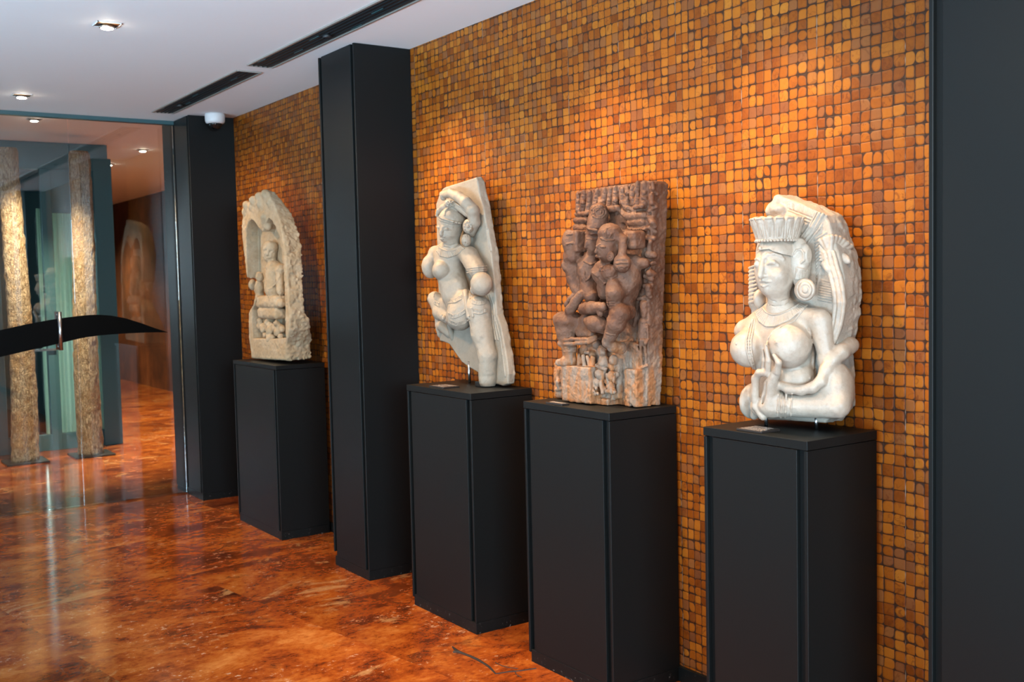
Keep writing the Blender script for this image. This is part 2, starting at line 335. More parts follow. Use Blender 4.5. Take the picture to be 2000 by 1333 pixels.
# glazed screen across the hall: black head rail, door leaf with the pull handle, fixed pane
structure(MB().box(GX-0.03, GX+0.03, -6.6, -0.318, 2.641, CEIL+0.2, 0.003).build('trim_1', M['teal']), 'dark steel head rail above the glass')
def glazing(name, label, y0, y1):
    r_ = structure(thing(name, label, None, (GX, (y0+y1)/2, 0)))
    MB().box(GX-0.005, GX+0.005, y0, y1, 0.012, 2.641).build('glass_pane', M['glass'], r_)
    return r_
SEAM = -1.024
door = glazing('door_1', 'clear frameless glass door with a black curved band', -2.05, SEAM-0.004)
fixed = glazing('window_1', 'clear fixed glass pane beside the black column', SEAM+0.004, -0.3222)
glazing('window_2', None, -3.2, -2.058)
# the curved black film band, continuing over both panes (y, top z, bottom z)
BAND = [(-2.0, 1.05, 0.985), (-1.75, 1.14, 1.015), (-1.5, 1.238, 1.064), (-1.35, 1.268, 1.092), (-1.2, 1.292, 1.120), (-1.1, 1.304, 1.140), (-1.024, 1.311, 1.156), (-0.95, 1.316, 1.166), (-0.886, 1.316, 1.172), (-0.8, 1.307, 1.176),
        (-0.7, 1.283, 1.178), (-0.6, 1.247, 1.178), (-0.5, 1.205, 1.176), (-0.417, 1.174, 1.172)]
def band(par, lo, hi):
    P = [p for p in BAND if lo <= p[0] <= hi]; bm = bmesh.new(); rows = []
    for y, a, b in P: rows.append([bm.verts.new((GX+dx, y, z)) for dx in (0.0055, 0.0075) for z in (a, b)])
    for r0, r1 in zip(rows, rows[1:]):
        for i, j in ((0, 1), (1, 3), (3, 2), (2, 0)): bm.faces.new((r0[i], r0[j], r1[j], r1[i]))
    for q in (rows[0], rows[-1]): bm.faces.new((q[0], q[1], q[3], q[2]))
    m = MB(); m.bm.free(); m.bm = bm; m.build('film_band', M['decal'], par)
band(door, -3, SEAM); band(fixed, SEAM, 0)
hb = MB()
for sx in (1, -1):
    x = GX + sx*0.045
    hb.tube([(GX, -1.141, 1.325), (x*0.5+GX*0.5, -1.141, 1.325), (x, -1.141, 1.318), (x, -1.141, 1.115), (x*0.5+GX*0.5, -1.141, 1.108), (GX, -1.141, 1.108)], 0.0085)
    hb.tube([(x, -1.141, 1.087), (x, -1.141, 1.346)], [0.014, 0.014], 16)
hb.build('door_handle', M['steel'], door, True)

# lobby beyond the glass
FXX = -10.5
scr = structure(thing('window_3', 'dark teal framed glazed entrance screen at the far side of the lobby', None, (FXX, -1.6, 0)))
MB().box(FXX-0.08, FXX+0.02, -6.6, -0.061, 2.60, 2.845, 0.004).build('head_panel', M['teal'], scr)
MB().box(FXX-0.10, FXX+0.03, -0.20, -0.033, 0, 2.716, 0.004).build('post', M['teal'], scr)
for yy in (-0.62, -1.08, -1.62, -2.7, -3.8):
    MB().box(FXX-0.06, FXX+0.02, yy-0.045, yy+0.045, 0, 2.6, 0.003).build('mullion', M['teal'], scr)
MB().box(FXX-0.05, FXX+0.01, -6.6, -0.2, 0, 0.15, 0.003).build('bottom_rail', M['teal'], scr)
MB().box(FXX-0.04, FXX+0.012, -0.575, -0.2, 2.2, 2.6, 0.003).build('transom_panel', M['teal'], scr)
for a, b in ((-0.575, -0.2), (-1.035, -0.665), (-1.575, -1.125), (-2.655, -1.665)):
    MB().box(FXX-0.012, FXX-0.004, a, b, 0.15, 2.6).build('glass_pane', M['glass'], scr)
MB().box(FXX+0.02, FXX+0.05, -0.86, -0.60, 0.93, 0.95).build('push_bar', M['steel'], scr)
def curtain(y0, y1, z0, z1, X, label):
    bm = bmesh.new(); n = 64; rows = []
    for i in range(n+1):
        y = y0+(y1-y0)*i/n; x = X+0.022*math.sin(i*1.15)+0.01*math.sin(i*0.37)
        rows.append((bm.verts.new((x, y, z0)), bm.verts.new((x, y, z1))))
    for a, b in zip(rows, rows[1:]): bm.faces.new((a[0], b[0], b[1], a[1]))
    bmesh.ops.solidify(bm, geom=list(bm.faces), thickness=0.004)
    m = MB(); m.bm.free(); m.bm = bm; o = m.build('curtain', M['curtain'], None, True); return tag(o, label, 'curtain')
curtain(-0.68, -0.203, 0.0, 2.25, FXX-0.16, 'pale green sheer curtain in folds behind the far entrance glass')
structure(MB().box(-14.6, -14.5, -6.6, 0.0, 0, 2.845).build('wall_entrance', M['teal']))
structure(MB().box(-14.6, FXX-0.1, -0.16, -0.035, 0, 2.845).build('wall_passage', M['teal']))

def trunk(y, x, label, seed, r0, r1):
    rng = np.random.default_rng(seed); n, h = 56, 150; z0, z1 = 0.015, 2.71
    g = thing('tree_trunk', label, 'tree trunk', (x, y, 0), 'barked trunks in the lobby')
    MB().box(x-0.17, x+0.17, y-0.17, y+0.17, 0, 0.015, 0.002).build('base_plate', M['plate'], g)
    tex = rng.random((h+1, n)); 
    for _ in range(2): tex = (tex+np.roll(tex, 1, 1)+np.roll(tex, -1, 1)+np.roll(tex, 1, 0)+np.roll(tex, -1, 0))/5
    bm = bmesh.new(); rows = []
    for j in range(h+1):
        t = j/h; r_ = r0+(r1-r0)*t; row = []
        bx = 0.018*math.sin(t*4+seed); by = 0.015*math.sin(t*5.3+seed*2)
        for i in range(n):
            a = 2*math.pi*i/n; rr = r_*(1+0.05*math.sin(3*a+t*3+seed)+0.28*(tex[j, i]-0.5))
            if j >= h-1: rr *= 0.93 if j == h-1 else 0.86
            row.append(bm.verts.new((x+bx+rr*math.cos(a), y+by+rr*math.sin(a), z0+(z1-z0)*t)))
        rows.append(row)
    for a, b in zip(rows, rows[1:]):
        for i in range(n): bm.faces.new((a[i], a[(i+1) % n], b[(i+1) % n], b[i]))
    bm.faces.new(rows[0][::-1]); bm.faces.new(rows[-1])
    m = MB(); m.bm.free(); m.bm = bm; m.build('bark', M['bark'], g, True)
trunk(-0.995, -9.95, 'rough bark tree trunk standing behind the glass door, left of the two', 3, 0.112, 0.078)
trunk(-0.445, -9.95, 'rough bark tree trunk behind the fixed pane, nearer the brown lobby wall', 8, 0.108, 0.088)

# ------------------------------------------------------------------ black clad columns and plinths
def clad(root, x0, x1, yf, yb, z1, left_lift=0.036):
    g0, gw, gd = 0.012, 0.026, 0.014
    MB().box(x0+g0, x1-g0, yf+gd, yb, 0.05, z1-0.002).build('core', M['black'], root)
    MB().box(x0+g0+gw, x1-g0-gw, yf, yf+gd, 0.05, z1-0.002, 0.0012, 1).build('front_panel', M['black'], root)
    MB().box(x0, x0+g0, yf, yb, left_lift, z1-0.002, 0.0012, 1).build('side_panel', M['black'], root)
    MB().box(x1-g0, x1, yf, yb, 0.05, z1-0.002, 0.0012, 1).build('side_panel', M['black'], root)
    MB().box(x0+0.016, x1, yf, yb, 0, 0.0495, 0.0012, 1).build('base', M['black'], root)
def column(x0, x1, yf, label, lift=0.036):
    r_ = structure(thing('column', label, 'column', ((x0+x1)/2, yf/2, 0), 'black clad columns along the mosaic wall'))
    clad(r_, x0, x1, yf, -0.0005, CEIL, lift); return r_
column(-5.150, -4.738, -0.316, 'black clad column between the niche shrine and the dancing figure', 0.07)
column(-7.610, -7.263, -0.322, 'black clad column at the end of the glass screen')
column(-1.589, -1.180, -0.320, 'wide black column filling the right edge of the view')
structure(MB().box(-7.86, -7.612, -0.322, 0.0, 0.03, 2.845, 0.002).box(-7.84, -7.612, -0.322, 0, 0, 0.03).build('trim_2', M['black']), 'black jamb behind the glass')

def plinth(x0, x1, yf, yb, zt, t, label):
    r_ = thing('plinth', label, 'plinth', ((x0+x1)/2, (yf+yb)/2, 0), 'black display plinths')
    clad(r_, x0, x1, yf, yb, zt-t)
    MB().box(x0-0.001, x1+0.001, yf-0.001, yb, zt-t, zt, 0.0015, 2).build('top_slab', M['black'], r_)
ZT = 1.025
plinth(-6.528, -5.825, -0.334, -0.028, ZT, 0.0245, 'wide black plinth under the arched niche shrine, nearest the glass')
plinth(-4.272, -3.7235, -0.3294, -0.0155, ZT, 0.0275, 'black plinth under the leaning dancing figure, beside the tall column')
plinth(-3.345, -2.829, -0.327, -0.010, ZT, 0.0271, 'black plinth under the maroon couple relief')
plinth(-2.372, -1.966, -0.3268, -0.0158, ZT, 0.0268, 'black plinth under the crowned bust, nearest the camera')

def plaque(x0, x1, y0, y1, label, skew=0.0):
    r_ = thing('plaque', label, 'sign', ((x0+x1)/2, (y0+y1)/2, ZT), 'small information plaques')
    MB().box(x0, x1, y0, y1, ZT, ZT+0.007, 0.0008, 1).build('plate', M['tagplate'], r_)
    m = MB(); rng = random.Random(int(abs(x0)*1000))
    for i in range(5):                 # printed lines too small to read
        yy = y1-0.012-(y1-y0-0.024)*i/4; x = x0+0.01
        while x < x1-0.014:
            w = rng.uniform(0.006, 0.02); m.box(x, min(x+w, x1-0.008), yy-0.0018, yy+0.0018, ZT+0.0068, ZT+0.0075); x += w+0.004
    m.build('print', M['tagtext'], r_)
plaque(-2.250, -2.150, -0.310, -0.228, 'small dark plaque lying in front of the crowned bust')
plaque(-4.095, -3.975, -0.313, -0.228, 'small dark plaque lying in front of the leaning dancing figure')
plaque(-3.215, -3.115, -0.316, -0.280, 'thin dark plaque lying at the foot of the maroon couple relief')

# ------------------------------------------------------------------ ceiling fittings
def downlight(x, y, label, zc=CEIL, aimy=0.9, on=True, spotp=95, size=0.105, angle=100, aimz=1.3, aimx=0.0):
    r_ = thing('downlight', label, 'ceiling light', (x, y, zc), 'recessed square downlights')
    h = size/2; d = 0.004
    f = MB(); f.box(x-h, x+h, y-h, y-h+0.004, zc-d, zc).box(x-h, x+h, y+h-0.004, y+h, zc-d, zc).box(x-h, x-h+0.004, y-h, y+h, zc-d, zc).box(x+h-0.004, x+h, y-h, y+h, zc-d, zc)
    f.build('frame', M['white'], r_)
    MB().box(x-h+0.004, x+h-0.004, y-h+0.004, y+h-0.004, zc-0.001, zc-0.0003).build('housing', M['darkbox'], r_)
    MB().box(x+0.012, x+h-0.006, y-h+0.008, y+h-0.008, zc-0.003, zc-0.001).build('reflector', M['gold'], r_)
    MB().lathe((x-0.008, y, zc-0.016), [(0.006, 0.016), (0.030, 0.012), (0.034, 0.003), (0.030, 0.0), (0.004, -0.001)], 24).build('lamp_rim', M['steel'], r_, True)
    MB().lathe((x-0.008+0.004, y, zc-0.0195), [(0.027, 0.0025), (0.026, 0.0005), (0.018, -0.002), (0.004, -0.003)], 24).build('bulb', M['lamp'], r_, True)
    spot('downlight_beam', (x, y, zc-0.035), (x+aimx, y+aimy, zc-aimz), spotp, WARM if zc < 2.7 else (1.0, 0.80, 0.56), angle, 0.7, 0.028)
downlight(-4.94, -1.42, 'recessed square downlight in the hall ceiling, nearer the camera of the two')
downlight(-6.96, -1.42, 'recessed square downlight close to the glass head rail')
downlight(-2.92, -1.42, 'recessed square downlight above the maroon relief')
downlight(-0.90, -1.42, 'recessed square downlight above the wide right column')
downlight(-10.685, 0.33, 'recessed lobby downlight, right of two near the brown wall', 2.845, 0.5, spotp=520, aimz=2, angle=115)
downlight(-12.035, 0.343, 'small recessed lobby downlight beside the teal post', 2.845, 0.5, spotp=430, aimz=2, angle=115)
downlight(-9.1, -0.95, 'lobby downlight added in front of the trunks to brighten them', 2.845, 0.1, spotp=470, aimz=1.5, aimx=-0.5, angle=85)  # added lamp, only there to light the bark
downlight(-13.6, 0.36, 'recessed lobby downlight washing the rust brown wall', 2.845, 1.0, spotp=330, aimz=1.5, angle=100)
downlight(-16.9, 0.38, 'farthest recessed lobby downlight', 2.845, 0.7, spotp=300, aimz=1.5, angle=100)

def vent(x0, x1, label):
    y0, y1 = -0.563, -0.437
    r_ = thing('ceiling_vent', label, 'air vent', ((x0+x1)/2, -0.5, CEIL), 'linear slot vents')
    z = CEIL
    MB().box(x0, x1, y0, y1, z-0.002, z-0.0005).build('backing', M['ventblack'], r_)
    MB().box(x0, x1, y0-0.012, y0, z-0.008, z).box(x0, x1, y1, y1+0.008, z-0.008, z).box(x0-0.004, x0, y0, y1, z-0.008, z).box(x1, x1+0.004, y0, y1, z-0.008, z).build('frame', M['ventframe'], r_)
    for i in range(1, 5):
        yy = y0+(y1-y0)*i/5
        MB().box(x0, x1, yy-0.0025, yy+0.0025, z-0.007, z-0.002).build('slat', M['ventblack'], r_)
    n = int((x1-x0)/0.30)
    for i in range(n):                 # little teal air deflectors between the slats
        k = (i*3) % 5; yy = y0+(y1-y0)*(k+0.5)/5; xx = x0+(i+0.5)*0.30
        MB().box(xx-0.05, xx+0.05, yy-0.003, yy+0.003, z-0.0065, z-0.002).build('deflector', M['teal'], r_)
vent(-5.48, -1.6, 'long black slot vent in the ceiling running toward the camera')
vent(-7.23, -5.64, 'shorter black slot vent in the ceiling near the white dome camera')
def slot_spot(x, aim, label, power):
    z = CEIL; y = -0.5
    o = thing('slot_spotlight', label, 'ceiling light', (x, y, z), 'little spotlights in the ceiling slots')
    MB().lathe((x, y, z-0.0075), [(0.019, 0.0055), (0.021, 0.001), (0.021, -0.012), (0.017, -0.013), (0.015, -0.004), (0.002, -0.003)], 20).build('lamp_head', M['ventblack'], o, True)
    spot('slot_beam', (x, y, z-0.024), aim, power, WARM, 80, 1.0, 0.018)
slot_spot(-6.86, (-6.2, -0.1, 0.9), 'tiny black spotlight in the far slot vent before the niche shrine', 34)
slot_spot(-4.64, (-3.8, -0.1, 0.9), 'tiny black spotlight in the long slot vent by the tall column', 125)
slot_spot(-3.35, (-3.0, -0.1, 0.9), 'tiny black spotlight in the long slot vent above the maroon relief', 125)
slot_spot(-2.50, (-2.1, -0.1, 0.9), 'tiny black spotlight in the long slot vent above the crowned bust', 125)
r_ = thing('security_camera', 'white dome security camera on the ceiling beside the black end column', 'camera', (-7.146, -0.175, CEIL))
MB().lathe((-7.146, -0.175, CEIL), [(0.064, 0.0), (0.067, -0.012), (0.066, -0.05), (0.060, -0.063), (0.045, -0.068)], 48).build('housing', M['white'], r_, True)
MB().lathe((-7.146, -0.175, CEIL-0.064), [(0.047, 0.0)]+[(0.046*math.cos(a*math.pi/16), -0.046*math.sin(a*math.pi/16)) for a in range(1, 8)]+[(0.003, -0.046)], 40).build('dome', M['smoke'], r_, True)
MB().lathe((-7.146+0.012, -0.19, CEIL-0.09), [(0.002, -0.018), (0.012, -0.012), (0.016, 0.0), (0.012, 0.012), (0.002, 0.016)], 20).build('lens', M['decal'], r_, True)

# crack in the floor coat in front of the maroon couple's plinth
ck = MB()
def zc(x, y): return tuple(at(500+x/3.636, 1033+y/3.636, 2, 0.0))
def crack(pts, r_):
    P = [zc(*p) for p in pts]
    ck.tube([(p[0], p[1], 0.0005) for p in P], r_, 6)
crack([(1395, 842), (1415, 862), (1432, 880), (1475, 893), (1520, 910), (1575, 935), (1620, 962), (1655, 985), (1685, 1015), (1702, 1034)], [0.003, 0.006, 0.009, 0.006, 0.006, 0.006, 0.005, 0.005, 0.004, 0.003])
crack([(1400, 880), (1432, 880)], 0.006); crack([(1702, 1034), (1790, 1020), (1880, 1012), (1990, 996)], 0.0028)
crack([(1700, 955), (1750, 978), (1800, 990), (1860, 996)], 0.002); crack([(1840, 1020), (1850, 1040), (1885, 1058)], 0.002)
tag(ck.build('floor_crack', M['crack']), 'branching dark crack in the floor before the maroon relief plinth', 'crack')

# ------------------------------------------------------------------ carving tools: distance fields meshed as stone
class Carve:
    def __init__(s, lo, hi, vox, scale=None, origin=None, yb=0.0):
        s.lo = np.array(lo, np.float32); s.v = vox
        s.n = np.ceil((np.array(hi)-np.array(lo))/vox).astype(int)+1
        s.F = np.full(s.n, 0.2, np.float32); s.yb = yb; s.S = scale
    def child(s, lo=None, hi=None, vox=None):
        if vox: return Carve(np.minimum(lo, hi), np.maximum(lo, hi), vox, s.S, None, s.yb)
        c = Carve.__new__(Carve); c.v, c.yb, c.S = s.v, s.yb, s.S; c.lo, c.n = s.lo, s.n
        if lo is not None:
            i0 = np.maximum(np.floor((np.minimum(lo, hi)-s.lo)/s.v).astype(int), 0); i1 = np.minimum(np.ceil((np.maximum(lo, hi)-s.lo)/s.v).astype(int), s.n-1)
            c.lo = (s.lo+i0*s.v).astype(np.float32); c.n = i1-i0+1
        c.F = np.full(c.n, 0.2, np.float32); return c
    def grid(s): return [(s.lo[k]+s.v*np.arange(s.n[k])).reshape([-1 if j == k else 1 for j in range(3)]) for k in range(3)]
    def sub(s, lo, hi):
        a = np.maximum(np.floor((np.array(lo)-s.lo)/s.v).astype(int), 0); b = np.minimum(np.ceil((np.array(hi)-s.lo)/s.v).astype(int)+1, s.n)
        if (b <= a).any(): return None, None
        sl = tuple(slice(i, j) for i, j in zip(a, b))
        ax = [(s.lo[k]+s.v*np.arange(a[k], b[k])).astype(np.float32) for k in range(3)]
        return sl, (ax[0][:, None, None], ax[1][None, :, None], ax[2][None, None, :])
    def comb(s, sl, d, k, cut):
        f = s.F[sl]
        if cut: f = -f
        h = np.clip(0.5+0.5*(f-d)/k, 0, 1) if k > 0 else (d < f).astype(np.float32)
        r_ = f+(d-f)*h-k*h*(1-h)
        s.F[sl] = -r_ if cut else r_
    def ell(s, c, r, k=0.006, cut=False, rot=0.0, yaw=0.0):
        c = np.array(c, float); r = np.array(r if hasattr(r, '__len__') else (r,)*3, float); m = r.max()+k+2*s.v
        sl, g = s.sub(c-m, c+m)
        if sl is None: return s
        x, y, z = g[0]-c[0], g[1]-c[1], g[2]-c[2]
        if rot:
            ca, sa = math.cos(rot), math.sin(rot); x, z = ca*x+sa*z, -sa*x+ca*z
        if yaw:
            ca, sa = math.cos(yaw), math.sin(yaw); x, y = ca*x+sa*y, -sa*x+ca*y
        q0 = np.sqrt((x/r[0])**2+(y/r[1])**2+(z/r[2])**2); q1 = np.sqrt((x/r[0]**2)**2+(y/r[1]**2)**2+(z/r[2]**2)**2)
        s.comb(sl, (q0*(q0-1)/np.maximum(q1, 1e-6)).astype(np.float32), k, cut); return s
    def cap(s, a, b, ra, rb=None, k=0.006, cut=False):
        rb = ra if rb is None else rb; a = np.array(a, float); b = np.array(b, float); m = max(ra, rb)+k+2*s.v
        sl, g = s.sub(np.minimum(a, b)-m, np.maximum(a, b)+m)
        if sl is None: return s
        ab = b-a; L = max(ab@ab, 1e-9)
        t = np.clip(((g[0]-a[0])*ab[0]+(g[1]-a[1])*ab[1]+(g[2]-a[2])*ab[2])/L, 0, 1)
        d = np.sqrt((g[0]-a[0]-t*ab[0])**2+(g[1]-a[1]-t*ab[1])**2+(g[2]-a[2]-t*ab[2])**2)-(ra+(rb-ra)*t)
        s.comb(sl, d.astype(np.float32), k, cut); return s
    def tube(s, P, r, k=0.004, cut=False):
        for i in range(len(P)-1):
            r0 = r[i] if isinstance(r, (list, tuple)) else r; r1 = r[i+1] if isinstance(r, (list, tuple)) else r
            s.cap(P[i], P[i+1], r0, r1, k, cut)
        return s
    def box(s, c, h, k=0.003, rnd=0.004, cut=False, rot=0.0):
        c = np.array(c, float); h = np.array(h, float); m = np.linalg.norm(h)+k+2*s.v
        sl, g = s.sub(c-m, c+m)
        if sl is None: return s
        x, y, z = g[0]-c[0], g[1]-c[1], g[2]-c[2]
        if rot:
            ca, sa = math.cos(rot), math.sin(rot); x, z = ca*x+sa*z, -sa*x+ca*z
        q = [np.abs(v)-(hh-rnd) for v, hh in zip((x, y, z), h)]
        d = np.sqrt(sum(np.maximum(v, 0)**2 for v in np.broadcast_arrays(*q)))+np.minimum(np.maximum(np.maximum(q[0], q[1]), q[2]), 0)-rnd
        s.comb(sl, d.astype(np.float32), k, cut); return s
    def cone(s, c, r0, r1, z0, z1, yscale=1.0, k=0.004, rnd=0.006):
        m = max(r0, r1)+0.02; sl, g = s.sub((c[0]-m, c[1]-m, z0-0.02), (c[0]+m, c[1]+m, z1+0.02))
        rr = np.sqrt((g[0]-c[0])**2+((g[1]-c[1])/yscale)**2); t = np.clip((g[2]-z0)/(z1-z0), 0, 1)
        a = rr-(r0+(r1-r0)*t)+rnd; b = np.abs(g[2]-(z0+z1)/2)-(z1-z0)/2+rnd
        d = np.minimum(np.maximum(a, b), 0)+np.sqrt(np.maximum(a, 0)**2+np.maximum(b, 0)**2)-rnd
        s.comb(sl, d.astype(np.float32), k, False); return s
    def slab(s, poly, y0, y1, k=0.004, rnd=0.008, cut=False):
        P = np.array(poly, float); mx = 0.02
        sl, g = s.sub((P[:, 0].min()-mx, min(y0, y1)-mx, P[:, 1].min()-mx), (P[:, 0].max()+mx, max(y0, y1)+mx, P[:, 1].max()+mx))
        X, Z = np.broadcast_arrays(g[0][:, 0, :], g[2][0, :, :]) if False else np.meshgrid(g[0].ravel(), g[2].ravel(), indexing='ij')
        d2 = np.full(X.shape, 1e9); ins = np.zeros(X.shape, bool)
        for i in range(len(P)):
            a, b = P[i], P[(i+1) % len(P)]; e = b-a
            t = np.clip(((X-a[0])*e[0]+(Z-a[1])*e[1])/max(e@e, 1e-12), 0, 1)
            d2 = np.minimum(d2, (X-a[0]-t*e[0])**2+(Z-a[1]-t*e[1])**2)
            if a[1] != b[1]:
                cnd = ((a[1] > Z) != (b[1] > Z)) & (X < (b[0]-a[0])*(Z-a[1])/(b[1]-a[1])+a[0]); ins ^= cnd
        d = np.sqrt(d2)*np.where(ins, -1, 1)
        a = d[:, None, :]+rnd; b = np.abs(g[1]-(y0+y1)/2)-abs(y1-y0)/2+rnd
        dd = np.minimum(np.maximum(a, b), 0)+np.sqrt(np.maximum(a, 0)**2+np.maximum(b, 0)**2)-rnd
        s.comb(sl, dd.astype(np.float32), k, cut); return s
    def samp(s, F, P):
        q = (np.asarray(P)-s.lo)/s.v; i = np.clip(np.round(q).astype(int), 0, s.n-1); return F[i[..., 0], i[..., 1], i[..., 2]]
    def on(s, px, py, out=0.0):        # where the sight line of a photograph pixel meets the carved surface
        d = ray(px, py); d = d/np.linalg.norm(d)
        y0 = s.lo[1]-0.02; t0 = (y0-CAM[1])/d[1]; t = t0+np.arange(0, 0.9, s.v*0.4)
        P = CAM+t[:, None]*d; lo, hi = s.lo, s.lo+s.v*(s.n-1)
        f = np.where(((P >= lo) & (P <= hi)).all(1), s.samp(s.F, P), 1.0)
        w = np.nonzero(f < 0)[0]
        if len(w) == 0: w = [int(np.argmin(f))]
        p = P[max(w[0]-1, 0)]; return p-out*d
    def noise(s, amp, cell, seed=0, mask=None):
        rng = np.random.default_rng(seed); n = np.ceil(s.n*s.v/cell).astype(int)+3
        L = rng.random(n).astype(np.float32)-0.5
        def ax(k):
            q = np.arange(s.n[k])*s.v/cell; i = q.astype(int); f = (q-i).astype(np.float32); return i, f*f*(3-2*f)
        for k in range(3):
            i, f = ax(k); sh = [1, 1, 1]; sh[k] = -1; f = f.reshape(sh)
            L = np.take(L, i, k)*(1-f)+np.take(L, i+1, k)*f
        s.F += (2*amp*L if mask is None else 2*amp*L*mask); return s
    def mesh(s, name, mat, parent, clip=None):
        F = s.F.copy(); F[0] = F[-1] = 0.1; F[:, 0] = F[:, -1] = 0.1; F[:, :, 0] = F[:, :, -1] = 0.1
        neg = F < 0; c = neg[:-1, :-1, :-1].astype(np.int8)
        cnt = np.zeros(np.array(F.shape)-1, np.int8)
        for i in (0, 1):
            for j in (0, 1):
                for k in (0, 1): cnt += neg[i:F.shape[0]-1+i, j:F.shape[1]-1+j, k:F.shape[2]-1+k]
        act = (cnt > 0) & (cnt < 8); idx = np.full(act.shape, -1, np.int64); I = np.argwhere(act); idx[act] = np.arange(len(I))
        acc = np.zeros((len(I), 3)); num = np.zeros(len(I)); C8 = [(i, j, k) for i in (0, 1) for j in (0, 1) for k in (0, 1)]
        val = {q: F[I[:, 0]+q[0], I[:, 1]+q[1], I[:, 2]+q[2]] for q in C8}
        for q in C8:
            for ax in range(3):
                if q[ax] == 0:
                    w = list(q); w[ax] = 1; w = tuple(w); a, b = val[q], val[w]; m = (a < 0) != (b < 0)
                    t = np.where(m, a/np.where(m, a-b, 1), 0); p = np.zeros((len(I), 3)); p[:] = q; p[:, ax] += t
                    acc += np.where(m[:, None], p, 0); num += m
        V = (I+acc/num[:, None])*s.v+s.lo
        faces = []
        for ax in range(3):
            o1, o2 = [(1, 2), (2, 0), (0, 1)][ax]
            sl0 = [slice(None)]*3; sl1 = [slice(None)]*3; sl0[ax] = slice(0, -1); sl1[ax] = slice(1, None)
            a, b = neg[tuple(sl0)], neg[tuple(sl1)]
            E = np.argwhere(a != b); E = E[(E[:, o1] > 0) & (E[:, o2] > 0) & (E[:, o1] < F.shape[o1]-1) & (E[:, o2] < F.shape[o2]-1)]
            inside = a[E[:, 0], E[:, 1], E[:, 2]]
            def at_(d1, d2):
                e = E.copy(); e[:, o1] += d1; e[:, o2] += d2; return idx[e[:, 0], e[:, 1], e[:, 2]]
            q = np.stack([at_(-1, -1), at_(0, -1), at_(0, 0), at_(-1, 0)], 1); q[~inside] = q[~inside][:, ::-1]; faces.append(q)
        Q = np.concatenate(faces); Q = Q[(Q >= 0).all(1)]
        me = bpy.data.meshes.new(name); me.vertices.add(len(V)); me.vertices.foreach_set('co', V.astype(np.float32).ravel())
        me.loops.add(Q.size); me.loops.foreach_set('vertex_index', Q.astype(np.int32).ravel())
        me.polygons.add(len(Q)); me.polygons.foreach_set('loop_start', np.arange(0, Q.size, 4, dtype=np.int32)); me.polygons.foreach_set('loop_total', np.full(len(Q), 4, np.int32))
        me.update(calc_edges=True); me.validate()
        return link(name, me, mat, parent, True)
def pxer(ox, oy, sc):                  # traced drawing coordinates -> photograph pixel
    return lambda x, y: (ox+x/sc, oy+y/sc)

def lerp(a, b, t): return tuple(a[i]+(b[i]-a[i])*t for i in range(len(a)))
def polyat(P, t):                      # point along a polyline, t in 0..1
    L = [0.0]
    for a, b in zip(P, P[1:]): L.append(L[-1]+math.dist(a, b))
    q = t*L[-1]
    for i in range(len(P)-1):
        if q <= L[i+1] or i == len(P)-2: return lerp(P[i], P[i+1], (q-L[i])/max(L[i+1]-L[i], 1e-9))

